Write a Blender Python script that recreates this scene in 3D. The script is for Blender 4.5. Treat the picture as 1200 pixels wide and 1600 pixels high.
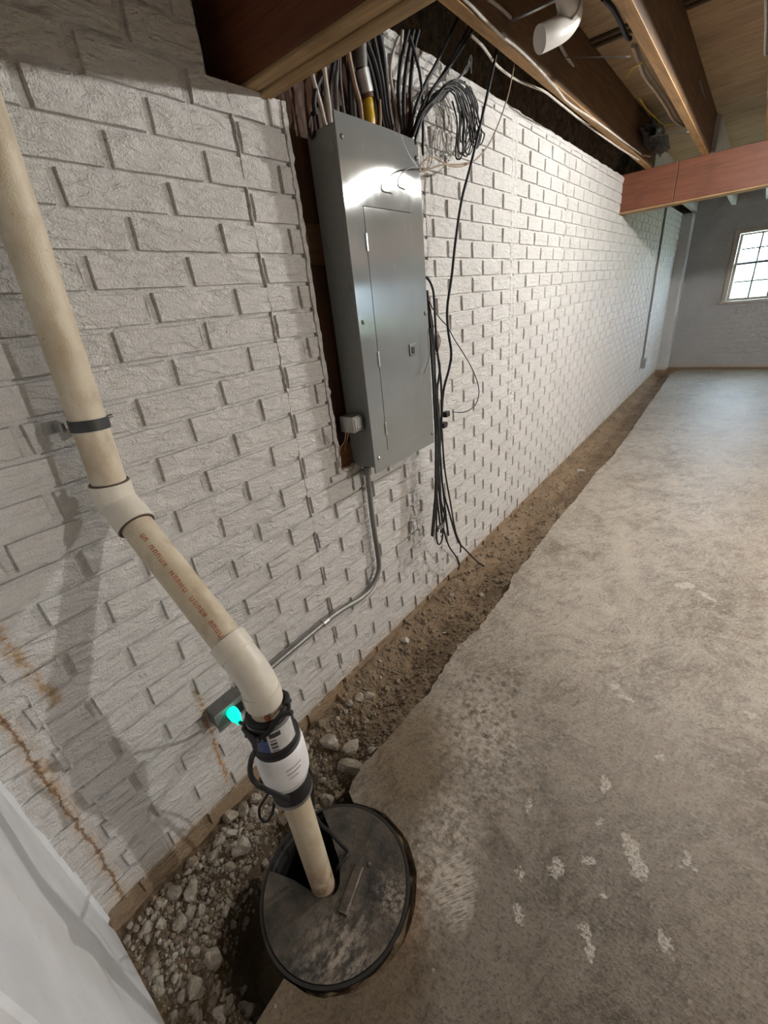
import bpy, bmesh, math, random
import numpy as np
from mathutils import Vector, Matrix, noise

for o in list(bpy.data.objects): bpy.data.objects.remove(o)
scene = bpy.context.scene
col = scene.collection
random.seed(7)

# ------------------------------------------------------------------ camera
F_PX = 661.894
CAM = np.array([0.9796, -0.3783, 1.3032])
ROT = np.array([[0.785216, 0.610796, -0.101802],
                [-0.194967, 0.399909, 0.895578],
                [0.587727, -0.683374, 0.433100]])      # rows: camera right, up, back
cd = bpy.data.cameras.new('camera'); cam = bpy.data.objects.new('camera', cd); col.objects.link(cam)
cd.sensor_fit = 'VERTICAL'; cd.sensor_height = 24.0; cd.lens = F_PX / 1600 * 24.0
cd.clip_start = 0.02; cd.clip_end = 200
mw = Matrix.Identity(4)
for i in range(3):
    for j in range(3): mw[i][j] = ROT[j][i]
    mw[i][3] = CAM[i]
cam.matrix_world = mw
scene.camera = cam

# ------------------------------------------------------------------ world, exposure
SKY = 28.0
world = bpy.data.worlds.new('world'); scene.world = world; world.use_nodes = True
bg = world.node_tree.nodes['Background']
bg.inputs[0].default_value = (0.68, 0.835, 1.0, 1); bg.inputs[1].default_value = SKY
vs = scene.view_settings
vs.view_transform = 'Standard'; vs.look = 'None'; vs.exposure = 0.25; vs.gamma = 1.0; vs.use_curve_mapping = False
BULB_MAIN = 1800.0
BULB_FILL = 5000.0
BULBS = [(1.34, 2.45, 2.005), (4.9, 2.45, 2.03)]  # second one is an added fill bulb, out of view

# ------------------------------------------------------------------ pixel to place helpers
def ray(px, py):
    return ROT.T @ np.array([(px - 600) / F_PX, -(py - 800) / F_PX, -1.0])
def at(px, py, ax, v):
    d = ray(px, py); t = (v - CAM[ax]) / d[ax]
    return Vector(CAM + t * d)
def proj(P):
    q = ROT @ (np.array(P, float) - CAM)
    if q[2] > -0.02: return None
    return 600 + F_PX * q[0] / -q[2], 800 - F_PX * q[1] / -q[2], -q[2]

# ------------------------------------------------------------------ mesh helpers
class MB:
    def __init__(self): self.v = []; self.f = []
    def add(self, v, f):
        n = len(self.v); self.v += [tuple(p) for p in v]; self.f += [tuple(i + n for i in q) for q in f]; return self
    def box(self, lo, hi, b=0.0):
        lo = Vector(lo); hi = Vector(hi)
        if b <= 0:
            v = [(x, y, z) for x in (lo.x, hi.x) for y in (lo.y, hi.y) for z in (lo.z, hi.z)]
            return self.add(v, [(0,1,3,2), (4,6,7,5), (0,4,5,1), (2,3,7,6), (0,2,6,4), (1,5,7,3)])
        bm = bmesh.new(); bmesh.ops.create_cube(bm, size=1)
        for q in bm.verts:
            q.co = Vector([(lo[i] + hi[i]) / 2 + q.co[i] * (hi[i] - lo[i]) for i in range(3)])
        bmesh.ops.bevel(bm, geom=bm.edges[:], offset=b, segments=2, affect='EDGES', profile=0.5)
        bm.verts.index_update()
        self.add([q.co[:] for q in bm.verts], [[q.index for q in fc.verts] for fc in bm.faces]); bm.free(); return self
    def tube(self, pts, r, n=8, cap=True):
        pts = [Vector(p) for p in pts]; m = len(pts)
        rr = r if isinstance(r, (list, tuple)) else [r] * m
        T = []
        for i in range(m):
            t = pts[min(i + 1, m - 1)] - pts[max(i - 1, 0)]
            T.append(t.normalized() if t.length > 1e-9 else Vector((0, 0, 1)))
        u = T[0].orthogonal().normalized(); vs_ = []
        for i in range(m):
            u = (u - T[i] * u.dot(T[i]))
            u = u.normalized() if u.length > 1e-6 else T[i].orthogonal().normalized()
            w = T[i].cross(u)
            for k in range(n):
                a = 2 * math.pi * k / n
                vs_.append(pts[i] + (u * math.cos(a) + w * math.sin(a)) * rr[i])
        fs = [(i*n+k, i*n+(k+1) % n, (i+1)*n+(k+1) % n, (i+1)*n+k) for i in range(m-1) for k in range(n)]
        if cap:
            fs.append(tuple(reversed(range(n)))); fs.append(tuple(range((m-1)*n, m*n)))
        return self.add(vs_, fs)
    def lathe(self, prof, o, axis=(0, 0, 1), n=24, caps=True):
        o = Vector(o); ax = Vector(axis).normalized(); u = ax.orthogonal().normalized(); w = ax.cross(u)
        vs_ = []; m = len(prof)
        for r, h in prof:
            for k in range(n):
                a = 2 * math.pi * k / n
                vs_.append(o + ax * h + (u * math.cos(a) + w * math.sin(a)) * r)
        fs = [(i*n+k, i*n+(k+1) % n, (i+1)*n+(k+1) % n, (i+1)*n+k) for i in range(m-1) for k in range(n)]
        if caps:
            fs.append(tuple(reversed(range(n)))); fs.append(tuple(range((m-1)*n, m*n)))
        return self.add(vs_, fs)
    def prism(self, outline, dirv):
        n = len(outline); d = Vector(dirv); a = [Vector(p) for p in outline]
        return self.add(a + [p + d for p in a],
                        [tuple(range(n)), tuple(reversed(range(n, 2*n)))] + [(i, i+n, (i+1) % n + n, (i+1) % n) for i in range(n)])
    def mesh(self, name, m=None, smooth=False):
        me = bpy.data.meshes.new(name); me.from_pydata(self.v, [], self.f)
        bm = bmesh.new(); bm.from_mesh(me); bmesh.ops.recalc_face_normals(bm, faces=bm.faces[:]); bm.to_mesh(me); bm.free()
        if m: me.materials.append(m)
        if smooth:
            for p in me.polygons: p.use_smooth = True
            me.set_sharp_from_angle(angle=math.radians(40))
        return me
    def build(self, name, m, parent=None, smooth=False):
        return link(name, self.mesh(name, m, smooth), parent)

def link(name, me, parent=None):
    o = bpy.data.objects.new(name, me); col.objects.link(o)
    if parent is not None:
        o.parent = parent; o.matrix_parent_inverse = parent.matrix_basis.inverted()
    return o
def tag(o, label, cat, group=None, kind=None):
    o['label'] = label; o['category'] = cat
    if group: o['group'] = group
    if kind: o['kind'] = kind
    return o
def thing(name, label, cat, loc=(0, 0, 0), group=None):
    o = bpy.data.objects.new(name, None); col.objects.link(o); o.location = loc; o.empty_display_size = .05
    return tag(o, label, cat, group)
def struct(o, label=None, cat=None):
    o['kind'] = 'structure'
    if label: o['label'] = label
    if cat: o['category'] = cat
    return o
def smooth_path(pts, k=6):
    P = [Vector(p) for p in pts]
    if len(P) < 3: return P
    out = []
    Q = [P[0] * 2 - P[1]] + P + [P[-1] * 2 - P[-2]]
    for i in range(1, len(Q) - 2):
        p0, p1, p2, p3 = Q[i-1:i+3]
        for j in range(k):
            t = j / k
            out.append(.5 * ((2*p1) + (p2-p0)*t + (2*p0-5*p1+4*p2-p3)*t*t + (3*p1-p0-3*p2+p3)*t**3))
    out.append(P[-1]); return out

# ------------------------------------------------------------------ node helpers
class G:
    def __init__(self, name):
        self.m = bpy.data.materials.new(name); self.m.use_nodes = True
        self.t = self.m.node_tree; self.b = self.t.nodes['Principled BSDF']
    def n(self, typ, ins=None, **props):
        nd = self.t.nodes.new(typ)
        for k, v in props.items(): setattr(nd, k, v)
        for k, v in (ins or {}).items(): self.set(nd.inputs[k], v)
        return nd
    def set(self, sock, v):
        if hasattr(v, 'is_output'): self.t.links.new(v, sock)
        else:
            if isinstance(v, (tuple, list)) and sock.type == 'RGBA' and len(v) == 3: v = (*v, 1)
            sock.default_value = v
    def math(self, op, a, b=0.0, c=None, clamp=False):
        i = {0: a, 1: b}
        if c is not None: i[2] = c
        return self.n('ShaderNodeMath', i, operation=op, use_clamp=clamp).outputs[0]
    def vm(self, op, a, b=(0, 0, 0), s=None):
        nd = self.n('ShaderNodeVectorMath', {0: a}, operation=op)
        if s is not None: self.set(nd.inputs[3], s)
        elif len(nd.inputs) > 1 and nd.inputs[1].enabled: self.set(nd.inputs[1], b)
        return nd.outputs['Value'] if op in ('LENGTH', 'DOT_PRODUCT', 'DISTANCE') else nd.outputs[0]
    def pos(self): return self.n('ShaderNodeNewGeometry').outputs['Position']
    def obj(self): return self.n('ShaderNodeTexCoord').outputs['Object']
    def noise(self, vec, scale, detail=4, rough=.6, dist=0.0, col=False):
        nd = self.n('ShaderNodeTexNoise', {'Vector': vec, 'Scale': scale, 'Detail': detail, 'Roughness': rough, 'Distortion': dist})
        return nd.outputs['Color' if col else 'Fac']
    def ramp(self, x, a, b, lo=0.0, hi=1.0):
        return self.n('ShaderNodeMapRange', {'Value': x, 'From Min': a, 'From Max': b, 'To Min': lo, 'To Max': hi}).outputs[0]
    def mix(self, f, a, b):
        nd = self.n('ShaderNodeMix', data_type='RGBA')
        self.set(nd.inputs[0], f); self.set(nd.inputs[6], a); self.set(nd.inputs[7], b); return nd.outputs[2]
    def bump(self, h, dist, strength=1.0, prev=None):
        i = {'Height': h, 'Distance': dist, 'Strength': strength}
        if prev is not None: i['Normal'] = prev
        return self.n('ShaderNodeBump', i).outputs[0]
    def out(self, color=None, rough=None, normal=None, metal=None, **kw):
        for k, v in (('Base Color', color), ('Roughness', rough), ('Normal', normal), ('Metallic', metal)):
            if v is not None: self.set(self.b.inputs[k], v)
        for k, v in kw.items(): self.set(self.b.inputs[k.replace('_', ' ')], v)
        return self.m
    def seg(self, p, a, b):           # distance from p to segment a-b
        a = Vector(a); b = Vector(b); ab = b - a
        pa = self.vm('SUBTRACT', p, tuple(a))
        t = self.math('MULTIPLY', self.vm('DOT_PRODUCT', pa, tuple(ab)), 1 / ab.length_squared, clamp=True)
        return self.vm('LENGTH', self.vm('SUBTRACT', pa, self.vm('SCALE', tuple(ab), s=t)))
    def poly(self, p, pts):
        d = None
        for a, b in zip(pts, pts[1:]):
            s = self.seg(p, a, b); d = s if d is None else self.math('MINIMUM', d, s)
        return d
def simple(name, c, rough=.6, metal=0.0, nscale=40, var=.12, bumpd=0.0, bscale=120, **kw):
    g = G(name); p = g.pos()
    n = g.noise(p, nscale, 5)
    f = g.ramp(n, .3, .7)
    c1 = tuple(min(1, v * (1 + var)) for v in c); c0 = tuple(v * (1 - var) for v in c)
    nm = g.bump(g.noise(p, bscale, 4), bumpd) if bumpd else None
    return g.out(g.mix(f, c0, c1), rough, nm, metal, **kw)

# ------------------------------------------------------------------ materials
def wall_material(name, rust=True, base=(.66, .645, .62)):
    g = G(name); p = g.pos()
    mp = g.vm('MULTIPLY', p, (1, .30, 1.0))
    warp = g.noise(p, 9, 2, col=True)
    mp = g.vm('ADD', mp, g.vm('SCALE', warp, s=.03))
    stri = g.noise(mp, 70, 4, .62, .6)
    pit = g.noise(p, 240, 2, .6)
    h = g.math('ADD', g.math('MULTIPLY', stri, 1.0), g.math('MULTIPLY', pit, .30))
    h = g.math('ADD', h, g.math('MULTIPLY', g.noise(mp, 26, 3, .6, .8), 1.1))
    nm = g.bump(h, .0105, 1.0)
    c = g.mix(g.ramp(g.noise(p, 3.5, 5), .35, .7), tuple(v * .9 for v in base), base)
    c = g.mix(g.ramp(stri, .30, .46, .22, 0.0), c, (.33, .30, .27))
    sp = g.ramp(g.noise(p, 330, 2, .5), .755, .80)
    c = g.mix(g.math('MULTIPLY', sp, .8), c, (.06, .05, .045))
    if rust:
        q = g.vm('ADD', g.vm('MULTIPLY', p, (0, 1, 1)), g.vm('MULTIPLY', g.vm('SUBTRACT', g.noise(p, 45, 3, col=True), (.5, .5, .5)), (0, .03, .01)))
        def z(l): return [(0, a, b + 1.68) for a, b in l]
        l1 = z([(-.43, -1.006), (-.428, -1.073), (-.430, -1.214), (-.431, -1.329), (-.429, -1.449), (-.438, -1.658), (-.44, -1.70)])
        l2 = z([(-.366, -.842), (-.366, -.896), (-.360, -.96), (-.348, -1.045)])
        l3 = z([(-.101, -1.265), (-.100, -1.344), (-.106, -1.459), (-.114, -1.628)])
        l4 = z([(-.417, -1.15), (-.424, -1.245), (-.418, -1.336)])
        d1, d2, d3, d4 = g.poly(q, l1), g.poly(q, l2), g.poly(q, l3), g.poly(q, l4)
        brk = g.ramp(g.noise(p, 60, 4), .35, .55)
        for d, r, s in ((d1, .022, .55), (d2, .02, .6), (d3, .014, .75), (d4, .02, .5)):
            c = g.mix(g.math('MULTIPLY', g.math('MULTIPLY', g.ramp(d, 0, r, s, 0), brk), 1.0), c, (.52, .33, .15))
        c = g.mix(g.ramp(d1, .001, .006, .85, 0), c, (.20, .095, .03))
        c = g.mix(g.math('MULTIPLY', g.ramp(d2, .001, .012, .7, 0), brk), c, (.34, .2, .07))
        c = g.mix(g.math('MULTIPLY', g.ramp(d3, .001, .006, .7, 0), brk), c, (.36, .17, .05))
    sep = g.n('ShaderNodeSeparateXYZ', {0: p})
    zz = g.math('ADD', sep.outputs[2], g.math('MULTIPLY', g.math('SUBTRACT', g.noise(p, 35, 4), .5), .03))
    # yellowed lower band and the bare brown footing under the old slab line
    c = g.mix(g.ramp(zz, .012, .07, .35, 0), c, (.46, .36, .24))
    c = g.mix(g.ramp(zz, -.003, .006, .93, 0), c, g.mix(g.noise(p, 30, 4), (.20, .13, .07), (.34, .24, .14)))
    return g.out(c, .62, nm)
M_WALL = wall_material('white_painted_brick')
M_WALLFAR = wall_material('grey_brick_far', rust=False, base=(.46, .455, .45))  # same brick material with a darker, greyer base
M_PILASTER = wall_material('white_painted_pilaster', rust=False, base=(.60, .60, .59))

g = G('white_plaster'); p = g.pos()
nm = g.bump(g.math('ADD', g.noise(p, 12, 3), g.math('MULTIPLY', g.noise(p, 160, 3), .3)), .0025, .6)
c = g.mix(g.ramp(g.noise(p, 5, 5), .35, .65), (.60, .62, .64), (.72, .73, .74))
c = g.mix(g.ramp(g.noise(p, 150, 2), .70, .76, 0, .6), c, (.2, .19, .18))
M_PLASTER = g.out(c, .6, nm)

M_BAREWALL = simple('bare_concrete_wall', (.20, .185, .165), .85, nscale=3, var=.2)
M_EARTH = simple('deep_earth', (.05, .036, .024), .95)
# floor concrete
g = G('stained_concrete'); p = g.pos()
wp = g.vm('ADD', p, g.vm('SCALE', g.vm('SUBTRACT', g.noise(p, 3, 3, col=True), (.5, .5, .5)), s=.25))
n1 = g.noise(wp, 2.2, 6, .62); n2 = g.noise(wp, 11, 6, .72); n3 = g.noise(p, 120, 4, .65)
c = g.mix(g.ramp(n1, .35, .66), (.235, .200, .158), (.45, .415, .365))
c = g.mix(g.ramp(n2, .46, .62, 0, .45), c, (.52, .485, .43))
c = g.mix(g.ramp(n2, .47, .36, 0, .42), c, (.105, .084, .062))
c = g.mix(g.ramp(g.noise(wp, 1.1, 4), .50, .70, 0, .5), c, (.19, .135, .085))
# trowel streaks following broad arcs
ra = g.n('ShaderNodeVectorRotate', {'Vector': wp, 'Angle': math.radians(28)}, rotation_type='Z_AXIS').outputs[0]
fine = g.noise(g.vm('MULTIPLY', ra, (1, .16, 1)), 55, 6, .75, .4)
c = g.mix(g.ramp(fine, .52, .64, 0, .50), c, (.50, .465, .41))
c = g.mix(g.ramp(fine, .46, .36, 0, .50), c, (.095, .075, .055))
c = g.mix(g.ramp(n3, .52, .62, 0, .50), c, (.075, .06, .045))
c = g.mix(g.ramp(g.noise(p, 75, 5, .7), .54, .62, 0, .55), c, (.52, .485, .43))
nz = g.vm('SUBTRACT', g.noise(p, 38, 4, .65, col=True), (.5, .5, .5))
def ell(cx, cy, rx, ry, ang, warp=.05, e0=.75, e1=1.0):
    warp = warp*1.6 if e0 == .8 else warp
    q = g.vm('SUBTRACT', g.vm('ADD', p, g.vm('SCALE', nz, s=warp)), (cx, cy, 0))
    q = g.n('ShaderNodeVectorRotate', {'Vector': q, 'Angle': math.radians(-ang)}, rotation_type='Z_AXIS').outputs[0]
    q = g.vm('MULTIPLY', q, (1 / rx, 1 / ry, 0))
    return g.ramp(g.vm('LENGTH', q), e0, e1, 1, 0)
near_dark = ell(.85, -.15, 1.15, 1.05, 20, .5, .30, 1.15)  # broad soft ellipse, near floor darker and browner
c = g.mix(g.math('MULTIPLY', near_dark, .85), c, g.vm('MULTIPLY', c, (.40, .375, .335)))
# damp brown ground round the pit, with dark drops further out
wet = g.math('MAXIMUM', ell(.40, .30, .19, .26, 20, .10, .5, 1.1), ell(.50, -.16, .26, .30, 0, .08, .75, 1.0))
c = g.mix(g.math('MULTIPLY', wet, .85), c, g.vm('MULTIPLY', c, (.62, .53, .40)))
pale = g.math('MAXIMUM', ell(.55, .50, .17, .30, 35, .16, .3, 1.15), ell(.62, .14, .10, .22, 15, .10, .4, 1.15))
c = g.mix(g.math('MULTIPLY', g.math('MULTIPLY', pale, .75), g.ramp(g.noise(p, 48, 4, .7), .42, .60)), c, (.52, .48, .42))
vor = g.n('ShaderNodeTexVoronoi', {'Vector': p, 'Scale': 34.0}).outputs['Distance']
drops = g.math('MULTIPLY', g.ramp(vor, .26, .40, 1, 0), ell(.52, .58, .26, .46, 25, .2, .4, 1.15))
drops = g.math('MULTIPLY', drops, g.ramp(g.noise(p, 25, 2), .42, .56))
c = g.mix(g.math('MULTIPLY', drops, .75), c, (.085, .072, .056))
rustm = ell(.625, -.03, .04, .10, 20, .10, .2, 1.1)
c = g.mix(g.math('MULTIPLY', g.math('MULTIPLY', rustm, .7), g.ramp(g.noise(p, 60, 4, .7), .40, .60)), c, (.20, .085, .035))
# streaky pale scrape right of the lid
sc = g.math('MULTIPLY', ell(.685, .075, .055, .085, 25, .05, .6, 1.1), g.ramp(g.noise(g.vm('MULTIPLY', g.n('ShaderNodeVectorRotate', {'Vector': p, 'Angle': math.radians(35)}, rotation_type='Z_AXIS').outputs[0], (1, .12, 1)), 260, 2), .42, .58))
c = g.mix(g.math('MULTIPLY', sc, .8), c, (.55, .52, .46))
spl = None
for a in ((.987, 1.69, .055, .022, 40), (1.075, 1.644, .05, .016, -40), (1.022, .385, .022, .055, 30), (1.003, .415, .018, .03, 40), (.869, .257, .015, .022, 10),
          (.930, .318, .02, .012, 20), (.975, .265, .012, .012, 0), (.914, .537, .014, .03, 20), (.972, .149, .012, .04, 30), (.895, .882, .03, .014, 10), (.86, .92, .02, .012, 40),
          (1.024, .716, .012, .012, 0), (1.12, .45, .012, .02, 0), (.80, .19, .009, .012, 0), (.76, .36, .008, .02, 0), (.83, .12, .01, .02, 40), (1.24, 1.02, .02, .012, 0), (.93, .43, .01, .016, 0), (1.1, .25, .014, .02, 30)):
    m = ell(*a, .045, .8, 1.0); spl = m if spl is None else g.math('MAXIMUM', spl, m)
dots = g.math('MULTIPLY', g.ramp(g.n('ShaderNodeTexVoronoi', {'Vector': g.vm('ADD', p, g.vm('SCALE', nz, s=.012)), 'Scale': 9.0}).outputs['Distance'], .02, .06, 1, 0), g.ramp(g.noise(p, 1.7, 2), .44, .52))
spl = g.math('MAXIMUM', spl, dots)
spk = g.math('MULTIPLY', g.ramp(g.n('ShaderNodeTexVoronoi', {'Vector': g.vm('ADD', p, g.vm('SCALE', nz, s=.02)), 'Scale': 21.0}).outputs['Distance'], .04, .11, 1, 0), g.ramp(g.noise(p, 3.1, 2), .50, .56))
spl = g.math('MAXIMUM', spl, g.math('MULTIPLY', spk, .8))
c = g.mix(g.math('MULTIPLY', spl, g.ramp(g.noise(p, 140, 4, .7), .40, .56, .05, .8)), c, (.62, .60, .54))
# ghost of a curved pale stain
ghost = g.ramp(g.poly(g.vm('ADD', p, g.vm('SCALE', nz, s=.05)), [(.68, 1.15, 0), (.78, 1.38, 0), (.74, 1.75, 0), (.60, 2.2, 0)]), .005, .07, .30, 0)
c = g.mix(ghost, c, (.52, .46, .38))
h = n3
M_FLOOR = g.out(c, g.ramp(n2, .3, .7, .42, .62), g.bump(h, .0025, .6))

g = G('slab_edge'); p = g.pos()
c = g.mix(g.ramp(g.noise(p, 40, 5), .35, .65), (.12, .09, .06), (.40, .34, .26))
M_SLABEDGE = g.out(c, .9, g.bump(g.noise(p, 90, 5), .01))

g = G('trench_dirt'); p = g.pos()
n1 = g.noise(p, 5, 5); n2 = g.noise(p, 60, 6, .7); n3 = g.noise(p, 260, 4, .7)
c = g.mix(g.ramp(n1, .35, .65), (.20, .140, .085), (.36, .265, .170))
c = g.mix(g.ramp(n2, .5, .75, 0, .6), c, (.40, .32, .23))
c = g.mix(g.ramp(n2, .45, .28, 0, .5), c, (.06, .043, .028))
M_DIRT = g.out(c, .95, g.bump(g.math('ADD', n2, g.math('MULTIPLY', n3, .4)), .012))
def rock_mat(name, a, b):
    g = G(name); p = g.pos(); oi = g.n('ShaderNodeObjectInfo').outputs['Random']
    c = g.mix(g.ramp(g.noise(p, 70, 5), .35, .65), a, b)
    c = g.mix(g.math('MULTIPLY', oi, .42), c, (.18, .14, .10))
    return g.out(c, .95, g.bump(g.noise(p, 180, 5, .7), .006))
M_ROCK = rock_mat('broken_concrete', (.42, .37, .30), (.66, .61, .53))
M_PEBBLE = rock_mat('dirty_gravel', (.20, .155, .11), (.42, .35, .27))

def wood(name, a, b, axis=0, rough=.75):
    g = G(name); p = g.pos()
    s = [70, 70, 70]; s[axis] = 4
    n = g.noise(g.vm('MULTIPLY', p, tuple(s)), 1.0, 5, .6, .6)
    c = g.mix(g.ramp(n, .3, .7), a, b)
    c = g.mix(g.ramp(g.noise(p, 6, 4), .5, .75, 0, .5), c, tuple(v * .55 for v in a))
    return g.out(c, rough, g.bump(n, .002))
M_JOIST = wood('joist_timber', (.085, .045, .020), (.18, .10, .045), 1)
M_JOISTLIT = wood('joist_lit_edge', (.30, .165, .065), (.50, .30, .13), 1)  # same wood, paler: light on the joist undersides put into the colour
M_RAW = wood('raw_timber', (.26, .16, .07), (.47, .31, .15), 0)
M_RED = wood('red_stained_beam', (.125, .040, .018), (.195, .066, .030), 0, .5)
M_BOARD = wood('backing_board', (.050, .022, .010), (.115, .052, .022), 2)
M_SILL = wood('sill_timber', (.05, .035, .02), (.12, .085, .05), 1)
M_WHITEJOIST = simple('white_painted_timber', (.66, .66, .64), .6, nscale=8)
g = G('subfloor_boards'); p = g.pos()
n = g.noise(g.vm('MULTIPLY', p, (4, 30, 4)), 1.5, 6, .65, .5)
c = g.mix(g.ramp(n, .32, .68), (.36, .24, .13), (.62, .46, .29))
c = g.mix(g.ramp(g.noise(p, 2.2, 4), .45, .7, 0, .5), c, (.24, .155, .09))
M_SUB = g.out(c, .85, g.bump(n, .004))
g = G('dark_insulation'); p = g.pos()
c = g.mix(g.ramp(g.noise(p, 22, 6, .7), .35, .65), (.05, .04, .028), (.20, .155, .105))
M_INSUL = g.out(c, .95, g.bump(g.noise(p, 40, 5), .03))

# grey enamel panel
g = G('grey_enamel'); p = g.pos()
n = g.noise(p, 500, 2); n2 = g.noise(p, 4, 3)
c = g.mix(g.ramp(n2, .35, .65), (.25, .265, .258), (.29, .305, .298))
c = g.mix(g.ramp(g.noise(g.vm('MULTIPLY', p, (1, 1, .15)), 60, 3), .66, .72, 0, .35), c, (.48, .48, .47))
M_ENAMEL = g.out(c, g.ramp(g.noise(p, 30, 4), .3, .7, .11, .15), g.bump(g.math('ADD', g.math('MULTIPLY', n, .004), g.noise(p, 3, 2)), .004, .4), .30, Anisotropic=.93, Tangent=g.n('ShaderNodeTangent', direction_type='RADIAL', axis='Z').outputs[0], Anisotropic_Rotation=0.0)
M_ENAMEL_SIDE = simple('grey_enamel_box', (.23, .24, .23), .5, .15, var=.06)
M_STEEL = simple('galvanised_steel', (.42, .43, .43), .38, .9, nscale=60)
M_DARKSTEEL = simple('dark_grey_box_steel', (.17, .17, .16), .5, .5, nscale=60)
M_CHROME = simple('bright_screw', (.62, .62, .62), .25, 1.0)
M_EMT = simple('grey_conduit', (.23, .23, .22), .42, .6, nscale=25)
M_BLACKCABLE = simple('black_cable', (.007, .007, .008), .6)
M_WHITECABLE = simple('white_cable_sheath', (.46, .43, .38), .55, nscale=30, var=.2)
M_TANCABLE = simple('tan_cable_sheath', (.30, .22, .15), .6, nscale=30, var=.2)
M_GREYCABLE = simple('grey_cable', (.15, .145, .14), .5)
M_COPPER = simple('copper', (.50, .22, .10), .4, .8)
M_YELLOW = simple('yellow_tape', (.55, .36, .02), .35, var=.2)
M_RUBBER = simple('black_rubber', (.013, .013, .014), .5)
M_BLACKPL = simple('black_plastic', (.015, .015, .016), .4)
M_WHITEPL = simple('white_plastic', (.78, .78, .79), .4, var=.03)
M_GREYPRINT = simple('grey_print', (.45, .44, .42), .6)
M_BLUE = simple('blue_label', (.035, .065, .22), .4, nscale=90, var=.4)
M_LABELW = simple('white_label', (.55, .55, .54), .5, nscale=120, var=.15)
M_INK = simple('black_ink', (.04, .04, .045), .6)
M_ELBOW = simple('white_pvc_drain', (.66, .64, .60), .45, var=.05)
M_FOIL = simple('shiny_plastic_film', (.05, .05, .055), .12, .35, nscale=90, var=.6, bumpd=.03, bscale=60)
g = G('old_pvc'); p = g.pos()
c = g.mix(g.ramp(g.noise(p, 9, 5), .38, .66), (.62, .55, .42), (.50, .41, .28))
c = g.mix(g.ramp(g.noise(g.vm('MULTIPLY', p, (1, 1, .5)), 20, 5), .48, .72, 0, .75), c, (.36, .26, .165))
c = g.mix(g.ramp(g.noise(p, 150, 2), .73, .78), c, (.07, .05, .03))
sep = g.n('ShaderNodeSeparateXYZ', {0: p})
low = g.math('MULTIPLY', g.ramp(sep.outputs[2], .16, .03, 0, 1), g.ramp(g.noise(p, 30, 4), .36, .62))
c = g.mix(g.math('MULTIPLY', low, .8), c, (.20, .10, .04))
M_PVC = g.out(c, .42, g.bump(g.noise(p, 300, 2), .0008))
M_PVCFIT = simple('pvc_fitting', (.66, .62, .53), .4, nscale=16, var=.10)
M_REDINK = simple('red_print', (.42, .13, .07), .7, nscale=80, var=.4)
M_PRIMER = simple('dark_primer', (.07, .045, .03), .6)
g = G('dusty_black_plastic'); p = g.pos()
c = g.mix(g.ramp(g.noise(p, 9, 5, .65), .38, .62), (.020, .019, .018), (.095, .080, .062))
c = g.mix(g.ramp(g.noise(p, 40, 5, .7), .55, .72, 0, .6), c, (.15, .125, .095))
q = g.vm('SUBTRACT', p, (.54, -.19, 0))
ash = g.math('MULTIPLY', g.ramp(g.vm('LENGTH', q), .02, .13, 1, 0), g.ramp(g.noise(g.vm('MULTIPLY', p, (1, .5, 1)), 55, 6, .75), .45, .60))
q2 = g.vm('SUBTRACT', p, (.575, -.03, 0))
ash2 = g.math('MULTIPLY', g.ramp(g.vm('LENGTH', q2), .01, .07, 1, 0), g.ramp(g.noise(p, 60, 6, .75), .45, .60))
c = g.mix(g.math('MULTIPLY', g.math('MAXIMUM', ash, ash2), .75), c, (.42, .37, .31))
M_LID = g.out(c, g.ramp(g.noise(p, 20, 4), .35, .65, .35, .7), g.bump(g.noise(p, 70, 5), .003))
M_CROCK = simple('black_basin', (.02, .019, .018), .55, var=.3)
M_WATER = simple('dark_sump_water', (.006, .006, .006), .1)
g = G('green_lit_plug'); M_GREEN = g.out((.0, .35, .26), .25)
g.b.inputs['Emission Color'].default_value = (0.0, .95, .62, 1); g.b.inputs['Emission Strength'].default_value = 1.05
g = G('bulb_glow'); M_BULB = g.out((.9, .9, .9), .4)
g.b.inputs['Emission Color'].default_value = (1.0, .98, .945, 1); g.b.inputs['Emission Strength'].default_value = BULB_MAIN
g = G('bulb_glow_fill'); M_BULBFILL = g.out((.9, .9, .9), .4)
g.b.inputs['Emission Color'].default_value = (1.0, .975, .94, 1); g.b.inputs['Emission Strength'].default_value = BULB_FILL
M_PORCELAIN = simple('white_porcelain', (.75, .74, .70), .3, var=.03)
M_FRAME = simple('window_frame_paint', (.40, .36, .31), .55, nscale=10)
M_MUNTIN = simple('grey_muntin', (.07, .08, .09), .6)
g = G('window_glass')
for nd in list(g.t.nodes): g.t.nodes.remove(nd)
o_ = g.n('ShaderNodeOutputMaterial'); tr = g.n('ShaderNodeBsdfTransparent', {0: (.93, .96, .96, 1)}); gl = g.n('ShaderNodeBsdfGlossy', {'Roughness': .03})
mx = g.n('ShaderNodeMixShader', {0: .06, 1: tr.outputs[0], 2: gl.outputs[0]}); g.t.links.new(mx.outputs[0], o_.inputs[0]); M_GLASS = g.m
M_GRASS = simple('lawn_ground', (.34, .40, .22), .9, nscale=3, var=.3)
M_SIDING = simple('pale_siding', (.62, .60, .55), .7)

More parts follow.
